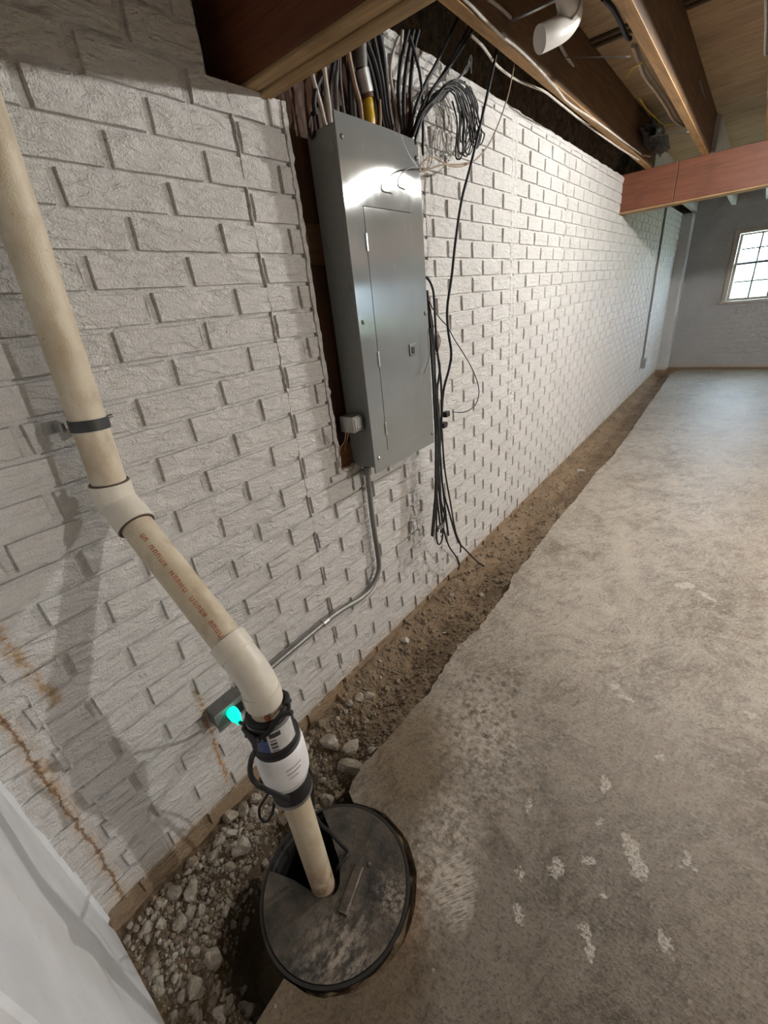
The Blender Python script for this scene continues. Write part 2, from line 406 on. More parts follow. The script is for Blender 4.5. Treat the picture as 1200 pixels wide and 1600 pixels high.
# ================================================================== SETTING
# wall coordinates
LB, HB = 0.2032, 0.065752
ZTOP = 2.015; YN = -0.489; YF = 7.58; YFAR = 7.85; XR = 6.2; YB = -3.0
RY0, RY1, RZ0 = 0.556, 0.985, 0.818           # recess for the electrical panel
PY0, PY1, PZ0 = 0.362, 0.556, 1.773           # beam pocket
JD = .0080                                     # joint depth
wall = MB()
for lo, hi in (((-.20, YB, -.60), (-JD, PY0, ZTOP)), ((-.20, PY0, -.60), (-JD, PY1, PZ0)), ((-.20, RY0, -.60), (-JD, RY1, RZ0)), ((-.20, RY1, -.60), (-JD, YFAR + .2, ZTOP))):
    wall.box(lo, hi)
wall.box((-.21, PY0, RZ0 - .05), (-.19, RY1, ZTOP))
wl = struct(wall.build('wall_left', M_WALL), 'long white-painted brick wall carrying the electrical panel', 'wall')

def brick_geo(w, h, d, seed, nseg=4):
    """chamfered brick with uneven outline, face at x=0, back at x=-d, centred on y,z"""
    rnd = random.Random(seed)
    j = lambda s: rnd.uniform(-s, s)
    outer = []
    k = nseg
    for i in range(k): outer.append((-w/2 + w*i/k, -h/2))
    outer.append((w/2, -h/2)); outer.append((w/2, 0.0))
    for i in range(k): outer.append((w/2 - w*i/k, h/2))
    outer.append((-w/2, h/2)); outer.append((-w/2, 0.0))
    n = len(outer)
    ins = .0045
    inner = []
    for (a, b) in outer:
        sa = 0 if abs(a) < w/2 - 1e-6 else (-1 if a > 0 else 1)
        sb = 0 if abs(b) < h/2 - 1e-6 else (-1 if b > 0 else 1)
        inner.append((a + sa*((.0022 if a < 0 else .0040)+j(.0012)) + (0 if sa else j(.003)), b + sb*((.0022 if b > 0 else .0010)+j(.0009))))
    v = [(-d, a + j(.0008), b + j(.0008)) for a, b in outer] + [(j(.0016), a, b) for a, b in inner]
    f = [(i, (i+1) % n, (i+1) % n + n, i + n) for i in range(n)]
    f.append(tuple(range(n, 2*n)))
    return v, f
def inner_tri(v, f):
    n = len(f[-1]); idx = f[-1]; fs = list(f[:-1])
    top = None
    # split the front polygon into strips so uneven verts stay planar
    k = (n - 4) // 2
    bot = [idx[i] for i in range(k + 1)]; right = idx[k + 1]; tp = [idx[k + 2 + i] for i in range(k + 1)][::-1]; left = idx[-1]
    for i in range(k):
        fs.append((bot[i], bot[i+1], tp[i+1], tp[i]))
    fs.append((bot[-1], right, tp[-1])); fs.append((left, bot[0], tp[0]))
    return fs

BJ, HJ = .0080, .0145
bricks = []            # (y0,y1,z0,z1)
for r in range(-5, 27):
    zc = 1.68 - r * HB
    z0, z1 = zc - HB/2 + BJ/2, zc + HB/2 - BJ/2
    z1 = min(z1, ZTOP - .012); z0 = max(z0, -.055)
    if z1 - z0 < .02: continue
    off = 0 if r % 2 == 0 else .5
    k = -3
    while True:
        a = (k + off) * LB; b = a + LB; k += 1
        if a > YF: break
        a += HJ/2; b -= HJ/2
        a = max(a, YN); b = min(b, YF)
        if b - a < .012: continue
        segs = [(a, b, z0, z1)]
        # clip by recess and pocket
        out = []
        for (a_, b_, c_, d_) in segs:
            if d_ > RZ0 and b_ > RY0 and a_ < RY1:
                if c_ < RZ0 - .02: out.append((a_, b_, c_, RZ0))
                else:
                    if a_ < RY0 - .012: out.append((a_, RY0, c_, d_))
                    if b_ > RY1 + .012: out.append((RY1, b_, c_, d_))
            else: out.append((a_, b_, c_, d_))
        for (a_, b_, c_, d_) in out:
            if d_ > PZ0 and b_ > PY0 and a_ < PY1:
                if c_ < PZ0 - .02: bricks.append((a_, b_, c_, PZ0))
                elif a_ < PY0 - .012: bricks.append((a_, PY0, c_, d_))
            else: bricks.append((a_, b_, c_, d_))
# plain skimmed corner low on the left: no head joints there
bricks2 = []
for (a, b, c, d) in bricks:
    if c < .72 and b < -.30 and a > -.51:
        continue
    bricks2.append((a, b, c, d))
for r in range(14, 27):
    zc = 1.68 - r * HB
    bb = (-.305 if r % 2 == 0 else -.402 + LB) - HJ/2
    bb = min([a for (a, b, c, d) in bricks2 if abs((c + d)/2 - zc) < .02 and a > -.40] or [-.30]) - HJ
    bricks2.append((YN, max(bb, YN + .03), max(zc - HB/2 + .0015, -.055), zc + HB/2 - .0015))
bricks = [q for q in bricks2 if q[1] - q[0] > .008 and q[3] - q[2] > .012]
scored = []
for q in bricks:
    P = [proj((0, q[i], q[k])) for i in (0, 1) for k in (2, 3)]
    if any(s is None for s in P): scored.append((0, q)); continue
    inside = any(-20 < s[0] < 1220 and -20 < s[1] < 1620 for s in P)
    a, b, c, d = P
    area = abs((d[0]-a[0])*(c[1]-b[1]) - (d[1]-a[1])*(c[0]-b[0])) / 2
    scored.append((area if inside else 0, q))
scored.sort(key=lambda s: -s[0])
cache = {}
rest = MB()
for i, (s, (a, b, c, d)) in enumerate(scored):
    w, h = round(b - a, 3), round(d - c, 3)
    key = (w, h, random.randrange(5))
    if i < 300:
        if key not in cache:
            v, f = brick_geo(w, h, JD + .004, hash(key) % 9999); m_ = MB(); m_.add(v, inner_tri(v, f)); cache[key] = m_.mesh('brick', M_WALL)
        o = link('brick', cache[key], wl); o.location = (random.uniform(-.001, .001), (a + b)/2, (c + d)/2)
    else:
        v, f = brick_geo(w, h, JD + .004, hash(key) % 9999, 2)
        rest.add([(x, y + (a+b)/2, z + (c+d)/2) for x, y, z in v], inner_tri(v, f))
ro = rest.build('brick_field', M_WALL, wl); ro['kind'] = 'stuff'
# rough mortar lip along the top of the wall
lip = MB(); v = []; f = []
ys = np.arange(.99, 7.58, .02)
for a in ys:
    h = .006 + .008*noise.noise(Vector((a*9, 0, 0))) + .005*noise.noise(Vector((a*31, 4, 0))); x = .004 + .006*noise.noise(Vector((a*14, 9, 0))) + .003*noise.noise(Vector((a*40, 2, 0)))
    v += [(-.006, a, ZTOP - .020), (x, a, ZTOP - .014), (x - .002, a, ZTOP + h*.6), (x - .016, a, ZTOP + h), (-.06, a, ZTOP + h*.5)]
for i in range(len(ys) - 1):
    for k in range(4): f.append((i*5+k, i*5+k+1, (i+1)*5+k+1, (i+1)*5+k))
lip.add(v, f).build('top_mortar_ledge', M_WALL, wl)
# form seams
def seam(y, z0, z1, w, amp, name='form_seam', y2=None, seed=1):
    rnd = random.Random(seed); m_ = MB(); z = z0; v = []; f = []
    y2 = y if y2 is None else y2
    n = int((z1 - z0) / .012)
    for i in range(n + 1):
        zz = z0 + (z1 - z0)*i/n; yy = y + (y2 - y)*i/n + rnd.uniform(-.003, .003)
        ww = w*rnd.uniform(.5, 1.1); xx = amp*rnd.uniform(.1, 1.0)
        v += [(-.008, yy - ww/2, zz), (xx, yy - ww*.15, zz), (xx, yy + ww*.15, zz), (-.008, yy + ww/2, zz)]
    for i in range(n):
        for k in range(3): f.append((i*4+k, i*4+k+1, (i+1)*4+k+1, (i+1)*4+k))
    m_.add(v, f); return m_.build(name, M_WALL, wl)
seam(.405, -.02, PZ0, .007, .0014, seed=1)
seam(1.175, -.02, ZTOP, .007, .0014, seed=2)
seam(-.385, -.03, .70, .008, .0016, seed=5)
for a in (1.945, 1.985): seam(a + .03, -.02, ZTOP, .06, .0022, y2=a - .02, seed=int(a*100))
for a in (2.72, 3.49, 4.26, 5.03, 5.8): seam(a, -.02, ZTOP, .010, .0014, seed=int(a*10))
# ragged plaster edge round the panel opening
def ragged(pts, w, name, seed):
    rnd = random.Random(seed); v = []; f = []; n = len(pts)
    for i, p_ in enumerate(pts):
        p_ = Vector(p_); t = (Vector(pts[min(i+1, n-1)]) - Vector(pts[max(i-1, 0)])).normalized()
        s = Vector((0, t.z, -t.y))
        ww = w*rnd.uniform(.7, 1.3); o = rnd.uniform(-.002, .002)
        a = p_ + s*(o - ww/2); b = p_ + s*(o + ww/2)
        for q, x in ((a, -.012), (a, .003+rnd.uniform(0, .002)), (b, .005+rnd.uniform(0, .003)), (b, -.022)):
            v.append((x, q.y, q.z))
    for i in range(n-1):
        for k in range(4): f.append((i*4+k, i*4+(k+1) % 4, (i+1)*4+(k+1) % 4, (i+1)*4+k))
    f += [(0, 1, 2, 3), tuple(n*4-1-k for k in range(4))]
    return MB().add(v, f).build(name, M_WALL, wl)
ragged([(0, RY0 + .002, RZ0 - .004 + (PZ0 - RZ0)*i/70) for i in range(71)], .011, 'opening_edge', 3)
ragged([(0, RY0 + .10*i/8, RZ0 + .002) for i in range(9)], .009, 'opening_edge', 4)
bb = MB()
bw = .145
for i in range(3):
    bb = MB().box((-.050, RY0 + .003 + i*bw*1.0 if i else RY0 - .02, RZ0 - .03), (-.028 + random.uniform(0, .004), RY0 + (i+1)*bw - .002, 2.0), .002)
    bb.build('backing_plank', M_BOARD, wl)
MB().box((-.03, RY0 + .004, 1.43), (-.012, RY0 + .15, 1.53), .003).build('backing_block', wood('block_wood', (.07, .035, .016), (.15, .075, .03), 1), wl)
MB().box((-.03, RY0 + .004, RZ0 + .003), (-.012, RY0 + .15, .905), .003).build('backing_block', wood('block_wood_light', (.12, .055, .022), (.22, .11, .045), 1), wl)

# far wall with its own bricks
WX0, WX1, WZ0, WZ1 = .66, 1.36, .885, 1.715    # window opening in the far wall
fw = MB()
for lo, hi in (((-.2, YFAR, -.6), (WX0, YFAR + .22, 2.29)), ((WX1, YFAR, -.6), (XR, YFAR + .22, 2.29)), ((WX0, YFAR, -.6), (WX1, YFAR + .22, WZ0)), ((WX0, YFAR, WZ1), (WX1, YFAR + .22, 2.29))):
    fw.box(lo, hi)
wf = struct(fw.build('wall_far', M_WALLFAR), 'far grey brick wall with the window', 'wall')
fb = MB()
for r in range(-5, 27):
    zc = 1.68 - r*HB
    k = 0
    for k in range(-1, 10):
        a = (k + (.5 if r % 2 else 0))*LB + .012; b = a + LB - .014
        a = max(a, .12); z0, z1 = zc - HB/2 + .006, zc + HB/2 - .006
        if b - a < .02: continue
        if z1 > WZ0 - .03 and z0 < WZ1 + .03:
            if b > WX0 - .05 and a < WX1 + .05:
                b = min(b, WX0 - .05)
                if b - a < .02: continue
        fb.box((a, YFAR - .011, max(z0, -.02)), (b, YFAR + .002, min(z1, 2.03)))
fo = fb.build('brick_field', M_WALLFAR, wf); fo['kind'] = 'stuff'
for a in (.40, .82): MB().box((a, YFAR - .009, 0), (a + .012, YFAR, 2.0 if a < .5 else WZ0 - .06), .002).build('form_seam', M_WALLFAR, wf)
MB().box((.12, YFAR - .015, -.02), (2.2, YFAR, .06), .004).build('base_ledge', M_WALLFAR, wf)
struct(MB().box((-.1, YF, -.3), (.125, YFAR + .05, ZTOP), .006).build('trim_1', M_PILASTER), 'narrow white corner pilaster between long wall and far wall', 'pilaster')
RW = [(6.6, 7.5, .75, 1.8)]     # added out-of-view window for fill light, right wall (y0, y1, z0, z1)
rwm = MB()
yy_ = YB
for a, b, c_, d_ in sorted(RW):
    rwm.box((XR, yy_, -.6), (XR + .2, a, 2.3)); rwm.box((XR, a, -.6), (XR + .2, b, c_)); rwm.box((XR, a, d_), (XR + .2, b, 2.3)); yy_ = b
rwm.box((XR, yy_, -.6), (XR + .2, YFAR + .2, 2.3))
struct(rwm.build('wall_right', M_BAREWALL), 'bare grey concrete right wall', 'wall')
struct(MB().box((-.2, YB - .2, -.6), (XR + .2, YB, 2.3)).build('wall_back', M_BAREWALL), 'bare grey concrete rear wall', 'wall')
# near stub wall
sw = MB().box((-.10, YN - .2, -.60), (.62, YN, 2.275), .012)
wn = struct(sw.build('wall_near', M_PLASTER), 'smooth white plastered wall end at lower left corner', 'wall')
fil = MB()
v = []; f = []
for i in range(13):
    z = -.02 + i*.17
    for k in range(5):
        a = math.pi/2*k/4; rr = .022
        v.append((-.004 + rr*(1 - math.sin(a)), YN - .002 + rr*(1 - math.cos(a)), z))
for i in range(12):
    for k in range(4): f.append((i*5+k, i*5+k+1, (i+1)*5+k+1, (i+1)*5+k))
MB().add(v, f).build('corner_fillet', M_PLASTER, wn, True)

# ------------------------------------------------------------------ floor slab with broken edge
LIDC = Vector((.4305, -.093)); LR = .187
edge = [(.470, -.489), (.463, -.42), (.462, -.365), (.459, -.300)]
arcp = []
a0 = math.atan2(-.300 - LIDC.y, .459 - LIDC.x); a1 = math.atan2(.070 - LIDC.y, .345 - LIDC.x)
for i in range(22):
    t = i/21; a = a0 + (a1 - a0)*t
    rr = LR + .006 + .016*math.sin(math.pi*t) + random.uniform(-.002, .002)
    arcp.append((LIDC.x + rr*math.cos(a), LIDC.y + rr*math.sin(a)))
e2 = [(0.31, 0.094), (0.29, 0.159), (0.292, 0.237), (0.299, 0.297), (0.302, 0.386), (0.315, 0.524), (0.304, 0.643), (0.289, 0.797), (0.313, 0.924), (0.312, 1.1), (0.307, 1.279), (0.288, 1.362), (0.29, 1.667), (0.28, 2.05), (0.294, 2.424), (0.287, 2.936), (0.31, 3.336), (0.303, 4.114), (0.282, 4.871), (0.261, 6.052), (0.233, 7.194), (.27, 7.5), (.40, 7.60)]
e2r = []
for a, b in zip(e2, e2[1:]):
    n = max(1, int((b[1] - a[1]) / (.018 if a[1] < 2.5 else .06)))
    for i in range(n):
        t = i/n; e2r.append((a[0] + (b[0]-a[0])*t + random.uniform(-.005, .005), a[1] + (b[1]-a[1])*t))
e2r.append(e2[-1])
far = [(.40 + i*.12, 7.60 + random.uniform(-.012, .012)) for i in range(1, 49)]
outline = edge + arcp + e2r + far + [(XR, 7.6), (XR, YB), (.62, YB), (.62, -.489)]
bm = bmesh.new()
vt = [bm.verts.new((x, y, 0)) for x, y in outline]
top = bm.faces.new(vt)
ne = len(edge) + len(arcp) + len(e2r)
vb = [bm.verts.new((x + (random.uniform(.004, .022) if i < ne else 0), y, -.095)) for i, (x, y) in enumerate(outline)]
vm_ = [bm.verts.new((x + (random.uniform(-.006, .01) if i < ne else 0), y, -.045)) for i, (x, y) in enumerate(outline)]
n = len(outline)
for i in range(n):
    j = (i+1) % n
    q1 = bm.faces.new((vt[i], vt[j], vm_[j], vm_[i])); q2 = bm.faces.new((vm_[i], vm_[j], vb[j], vb[i])); q1.material_index = q2.material_index = 1
bmesh.ops.triangulate(bm, faces=[top])
bmesh.ops.recalc_face_normals(bm, faces=bm.faces[:])
me = bpy.data.meshes.new('floor'); bm.to_mesh(me); bm.free(); me.materials.append(M_FLOOR); me.materials.append(M_SLABEDGE)
fl = struct(link('floor', me), 'stained grey-brown concrete floor slab with broken trench edge', 'floor')

struct(MB().box((-.25, YB - .2, -.75), (XR + .2, YFAR + .25, -.55)).build('ground', M_EARTH), 'deep earth under the slab', 'ground')
# ------------------------------------------------------------------ dirt in trench and pit
def soil_h(x, y):
    P = Vector((x, y, 0))
    h = -.062 + .010*noise.noise(P*7) + .010*noise.noise(P*23) + .006*noise.noise(P*60)
    h += .035*math.exp(-((x - .0)/.05)**2) * (1 if y > .35 else .3)          # banked up against wall
    h -= .012*math.exp(-((x - .13)/.05)**2) if y > .6 else 0
    pit = 1/(1 + math.exp((y - .16)/.05))
    h -= .035*pit
    h += .03*pit*math.exp(-((x - .10)/.07)**2 - ((y + .16)/.10)**2)
    d = math.hypot(x - LIDC.x, y - LIDC.y); a = math.degrees(math.atan2(y - LIDC.y, x - LIDC.x)) % 360
    w = max(0, min(1, (a - 165)/25)) * max(0, min(1, (285 - a)/15))
    wid = .045 + .02*math.sin(math.radians(a)*5)
    h -= .22*w*(1 - max(0, min(1, (d - .205 - wid)/.05))) if d > .15 else 0
    if d < .177: h = min(h, -.35)
    elif d < .26 and (a > 290 or a < 120): h = max(h, -.018 - .02*noise.noise(P*30))
    h -= .17*math.exp(-(((x - .285)/.035)**2 + ((y - .125)/.05)**2))
    return h
def grid(xs, ys):
    v = [(x, y, soil_h(x, y)) for y in ys for x in xs]; nx = len(xs)
    return v, [(j*nx+i, j*nx+i+1, (j+1)*nx+i+1, (j+1)*nx+i) for j in range(len(ys)-1) for i in range(nx-1)]
sb = MB()
sb.add(*grid(np.arange(-.006, .70, .0085), np.arange(-.52, 1.6, .0085)))
sb.add(*grid(np.arange(-.006, .40, .015), np.arange(1.5915, 7.86, .03)))
sb.add(*grid(np.arange(.37, XR, .12), np.arange(7.5, 7.86, .04)))
so = sb.build('trench_dirt', M_DIRT, smooth=True)
for pl in so.data.polygons: pl.use_smooth = True
tag(so, 'brown loose dirt filling the trench along the white wall', 'dirt', kind='stuff')

def rock_mesh(name, m, seed, sub=2):
    bm = bmesh.new(); bmesh.ops.create_icosphere(bm, subdivisions=sub, radius=1)
    rnd = random.Random(seed)
    planes = [(Vector((rnd.gauss(0, 1), rnd.gauss(0, 1), rnd.gauss(0, 1))).normalized(), rnd.uniform(.5, .85)) for _ in range(8)]
    for q in bm.verts:
        for nn, dd in planes:
            e = q.co.dot(nn) - dd
            if e > 0: q.co -= nn*e
        q.co *= 1 + rnd.uniform(-.06, .06)
    me = bpy.data.meshes.new(name); bm.to_mesh(me); bm.free(); me.materials.append(m); return me
RM = [rock_mesh('rock', M_ROCK, s) for s in range(9)]
PM = [rock_mesh('pebble', M_PEBBLE, 50 + s, 1) for s in range(6)]
rng = random.Random(3)
def put(me, name, x, y, s, label, grp, z=None, rot=None):
    o = link(name, me)
    sc = Vector((s*rng.uniform(.8, 1.35), s*rng.uniform(.7, 1.1), s*rng.uniform(.5, .85)))
    o.scale = sc; o.rotation_euler = rot or (rng.uniform(-.5, .5), rng.uniform(-.5, .5), rng.uniform(0, 6.28))
    o.location = (x, y, (soil_h(x, y) + sc.z*.45) if z is None else z)
    tag(o, label, 'stone', grp); return o
# stones picked out from the photograph: pixel centre and half size in pixels
named = [
 ((376, 1323), 17, 'largest pale concrete chunk lying alone in the dirt behind the sump lid'),
 ((279, 1440), 18, 'elongated tan concrete chunk in the middle of the rubble heap'),
 ((300, 1393), 15, 'angular pale concrete chunk nearest above the rubble heap centre'),
 ((273, 1395), 13, 'pointed tan chunk beside the angular pale one in the rubble'),
 ((314, 1421), 10, 'small whitish stone right of the elongated tan chunk'),
 ((343, 1312), 10, 'white rounded stone next to wall side of the largest pale chunk'),
 ((380, 1263), 16, 'upright pale slab of concrete leaning near the cord loop'),
 ((398, 1246), 11, 'pale chunk behind the leaning slab near the cord loop'),
 ((397, 1268), 9, 'small pale chunk in front of the leaning slab by the cord'),
 ((360, 1276), 14, 'grey chunk against the wall foot left of the leaning slab'),
 ((548, 1195), 20, 'big grey block wedged under the broken slab edge'),
 ((551, 1172), 12, 'grey chunk on top of the wedged block at slab edge'),
 ((512, 1250), 12, 'round dark stone just behind the sump rim'),
 ((515, 1160), 16, 'dirty brown clod in trench beside the check valve'),
 ((478, 1168), 8, 'tiny bright white chip in dirt right of the check valve'),
 ((632, 995), 9, 'light grey stone on the trench dirt against the wall foot'),
 ((575, 1086), 9, 'pale stone pair member in the trench near the brown footing'),
 ((561, 1089), 8, 'narrow pale stone standing in the trench near the brown footing'),
 ((545, 1098), 8, 'brown stone beside the pale pair in the trench'),
 ((908, 735), 7, 'round grey stone far along the trench'),
 ((378, 1550), 11, 'pale stone at the edge of the dark hole by the lid'),
 ((312, 1587), 11, 'white stone at the bottom edge of the rubble'),
 ((345, 1580), 13, 'tan stone at the bottom edge of the rubble near the hole'),
 ((340, 1510), 18, 'long tan sliver stone sloping toward the dark hole'),
 ((362, 1448), 9, 'pale stone perched at the brink of the dark hole'),
 ((316, 1295), 11, 'flat grey flake against the brown footing of wall'),
 ((777, 907), 6, 'white pebble on trench dirt below the hanging cables'),
]
taken = []
for i, ((px, py), hs, lab) in enumerate(named):
    q = at(px, py, 2, -.055); d = proj(q)[2]; s = hs*d/F_PX
    q = at(px, py, 2, soil_h(q.x, q.y) + s*.4)
    z = None
    if px in (548, 551): z = -.07 if px == 548 else -.035
    put(RM[i % 9], 'concrete_chunk', q.x, q.y, s*1.0, lab, None, z); taken.append((q.x, q.y, s))
LAB1 = 'broken concrete stone in the rubble heap beside the sump lid'
LAB2 = 'small grey-brown stone lying on the trench dirt'
cnt = 0
while cnt < 165:
    x = rng.uniform(.012, .46); y = rng.uniform(-.475, .06)
    d = math.hypot(x - LIDC.x, y - LIDC.y)
    if d < .26 or soil_h(x, y) < -.15 or (x > .44): continue
    s = min(.026, .007*math.exp(abs(rng.gauss(0, .7))))
    if any(math.hypot(x - a, y - b) < (s + c_)*.75 for a, b, c_ in taken): continue
    taken.append((x, y, s))
    put(RM[rng.randrange(9)] if rng.random() < .6 else PM[rng.randrange(6)], 'rubble_stone', x, y, s, LAB1, 'rubble beside the sump'); cnt += 1
cnt = 0
while cnt < 110:
    y = .10 + 2.6*rng.random()**1.7; x = rng.choice((rng.gauss(.06, .025), rng.uniform(.03, .28), rng.gauss(.22, .04)))
    if not .018 < x < .275: continue
    s = min(.016, .005*math.exp(abs(rng.gauss(0, .55))))
    if soil_h(x, y) < -.12 or any(math.hypot(x - a, y - b) < (s + c_)*.8 for a, b, c_ in taken): continue
    taken.append((x, y, s))
    put(PM[rng.randrange(6)] if rng.random() < .75 else RM[rng.randrange(9)], 'trench_stone', x, y, s, LAB2, 'stones in the trench'); cnt += 1
# uncountable grit
gr = MB(); gr2 = MB()
tmpl = []
for me_ in PM: tmpl.append(([q.co.copy() for q in me_.vertices], [tuple(p_.vertices) for p_ in me_.polygons]))
for i in range(12500):
    if i < 6000:
        x = rng.uniform(.012, .45); y = rng.uniform(-.48, .14)
        if math.hypot(x - LIDC.x, y - LIDC.y) < .20: continue
    else: y = .1 + 5.5*rng.random()**2.2; x = rng.uniform(.012, .29)
    if soil_h(x, y) < -.2: continue
    s = (.0018 if i < 6000 else .0026)*math.exp(abs(rng.gauss(0, .6)))
    v, f = tmpl[rng.randrange(6)]
    R = Matrix.Rotation(rng.uniform(0, 6.28), 3, 'Z') @ Matrix.Rotation(rng.uniform(0, 6.28), 3, 'X')
    z = soil_h(x, y) + s*.3
    (gr2 if i < 3800 and y < .05 and x > .02 else gr).add([(R @ q)*s*(1.5 if i < 3800 else 1) + Vector((x, y, z)) for q in v], f)
tag(gr.build('gravel_grit', M_PEBBLE), 'fine gravel grit scattered over the trench dirt', 'gravel', kind='stuff')
tag(gr2.build('concrete_grit', M_ROCK), 'pale crumbled concrete grit covering the rubble heap', 'gravel', kind='stuff')

# ------------------------------------------------------------------ ceiling, beams, joists
struct(MB().box((-.2, YB - .2, 2.275), (XR + .2, YFAR + .2, 2.31)).build('ceiling', M_SUB), 'brown plywood subfloor seen between the joists', 'ceiling')
ceil = bpy.data.objects['ceiling']
for y in (2.30, 2.36): MB().box((.0, y, 2.262), (3.2, y + .022, 2.277), .003).build('seam_batten', M_SILL, ceil)
struct(MB().box((-.16, .56, ZTOP), (-.09, YF + .1, ZTOP + .035), .003).build('trim_2', M_SILL), 'dark timber sill plate on top of the brick wall', 'sill plate')
ri = MB(); v = []; f = []
ysr = np.arange(.50, 7.7, .04); zs = np.linspace(ZTOP - .01, 2.28, 9)
for y in ysr:
    for z in zs:
        v.append((-.055 + .035*noise.noise(Vector((0, y*5, z*9))) + .02*noise.noise(Vector((3, y*17, z*25))), y, z))
nz_ = len(zs)
for j in range(len(ysr)-1):
    for i in range(nz_-1): f.append((j*nz_+i, j*nz_+i+1, (j+1)*nz_+i+1, (j+1)*nz_+i))
ri.add(v, f)
ino = tag(ri.build('rim_insulation', M_INSUL, smooth=True), 'dark dusty rim insulation above the top of the brick wall', 'insulation')
MB().box((-.19, YB, ZTOP), (-.12, YFAR, 2.275)).build('rim_board', M_SILL, ino)

# near beam: two red-faced plies on raw timber underside
nb = thing('timber_beam', 'dark red-brown timber beam with raw wood underside at the top left', 'beam', (2, .49, 1.78))
MB().box((-.12, .455, 1.782), (XR, .490, 2.035), .002).build('ply', M_RED, nb)
MB().box((-.12, .493, 1.778), (XR, .530, 2.035), .002).build('ply', M_RED, nb)
MB().box((-.12, .4545, 1.772), (XR, .491, 1.7822), .003).build('underside_strip', M_RAW, nb)
MB().box((-.12, .494, 1.767), (XR, .5305, 1.779), .004).build('underside_strip', M_RAW, nb)
fbm = thing('timber_beam', 'red-brown timber beam crossing the room in front of the far wall', 'beam', (3, 4.1, 1.78))
MB().box((-.06, 4.065, 1.787), (.355, 4.21, 2.037), .003).build('beam_length', M_RED, fbm)
MB().box((.358, 4.065, 1.787), (XR, 4.21, 2.037), .003).build('beam_length', M_RED, fbm)
MB().box((-.06, 4.064, 1.779), (XR, 4.211, 1.788), .002).build('underside_strip', M_RAW, fbm)

JX = [.165, .51, .855, 1.2, 1.55, 1.9]
jl = ['orange-brown ceiling joist nearest the brick wall with cables along it', 'orange-brown ceiling joist in the middle, second from the brick wall', 'orange-brown ceiling joist at the right edge of the picture']
for i, x in enumerate(JX[:4]):
    o = MB().box((x - .019, .42, 2.037), (x + .019, 4.16, 2.272), .002).build('ceiling_joist', M_JOIST)
    MB().box((x - .0185, .42, 2.0345), (x + .0185, 4.06, 2.039), .001).build('lit_lower_edge', M_JOISTLIT, o)  # added thin strip carrying the painted-in light of the underside
    tag(o, jl[i] if i < 3 else 'ceiling joist just beyond the right edge beside the bulb', 'joist', 'joists over the near bay')
wlab = ['white joist end behind the red beam nearest the corner', 'white joist end behind the red beam, second from the corner', 'white joist end behind the red beam, third from the corner', 'white joist behind the red beam beyond the frame edge']
for i, x in enumerate((.11, .53, .87, 1.21)):
    o = MB().box((x - .022, 4.22, 2.037), (x + .022, 7.86, 2.272), .002).build('ceiling_joist', M_WHITEJOIST); tag(o, wlab[i], 'joist', 'joists over the far bay')

# ------------------------------------------------------------------ window in far wall
def make_window(name, label, X0, X1, Z0, Z1, Y0, zm):
    wd = bpy.data.objects.new(name, None); col.objects.link(wd); struct(wd, label, 'window')
    def wbox(lo, hi, m_, nm, par=wd, b=.004): return MB().box(lo, hi, b).build(nm, m_, par)
    y0 = Y0 - .02
    wbox((X0 - .045, y0, Z0 - .02), (X0 + .012, y0 + .10, Z1 + .03), M_FRAME, 'casing')
    wbox((X1 - .012, y0, Z0 - .02), (X1 + .045, y0 + .10, Z1 + .03), M_FRAME, 'casing')
    wbox((X0 + .012, y0, Z1 - .02), (X1 - .012, y0 + .10, Z1 + .03), M_FRAME, 'casing')
    wbox((X0 - .06, y0 - .03, Z0 - .035), (X1 + .06, y0 + .12, Z0), M_FRAME, 'sill')
    for nm_, a, b, yy in (('upper_sash', zm, Z1 - .02, .085), ('lower_sash', Z0, zm + .02, .050)):
        A0, A1 = X0 + .012, X1 - .012; w = .035; Y = Y0 + yy
        s = wbox((A0, Y, a), (A0 + w, Y + .03, b), M_FRAME, nm_)
        wbox((A1 - w, Y, a), (A1, Y + .03, b), M_FRAME, 'stile', s)
        wbox((A0 + w, Y, b - .025), (A1 - w, Y + .03, b), M_FRAME if nm_ == 'upper_sash' else M_MUNTIN, 'rail', s)
        wbox((A0 + w, Y, a), (A1 - w, Y + .03, a + .03), M_FRAME, 'rail', s)
        for k in (1, 2):
            x = A0 + w + (A1 - A0 - 2*w)*k/3
            wbox((x - .010, Y + .005, a + .03), (x + .010, Y + .025, b - .025), M_MUNTIN, 'muntin', s, .002)
        z = (a + b)/2
        for k in range(3):
            xa = A0 + w + (A1 - A0 - 2*w)*k/3 + .008; xb = A0 + w + (A1 - A0 - 2*w)*(k+1)/3 - .008
            wbox((xa, Y + .008, z - .009), (xb, Y + .022, z + .009), M_MUNTIN, 'muntin', s, .002)
            for (za, zb) in ((a + .031, z - .007), (z + .007, b - .026)):
                MB().box((xa, Y + .013, za), (xb, Y + .016, zb)).build('pane', M_GLASS, s)
    return wd
make_window('window_1', 'white-lit double-hung window in the far wall', WX0, WX1, WZ0, WZ1, YFAR, 1.325)
for i, (a, b, c_, d_) in enumerate(RW):
    w_ = make_window('window_%d' % (i + 2), 'added fill-light window in the right wall outside the frame', -(b - a)/2, (b - a)/2, c_, d_, 0, (c_ + d_)/2)
    w_.rotation_euler = (0, 0, -math.pi/2); w_.location = (XR, (a + b)/2, 0)
# outdoors
tag(MB().box((-30, YFAR + .3, .2), (40, 60, .4)).build('lawn', M_GRASS), 'pale green lawn outside the far window', 'lawn')

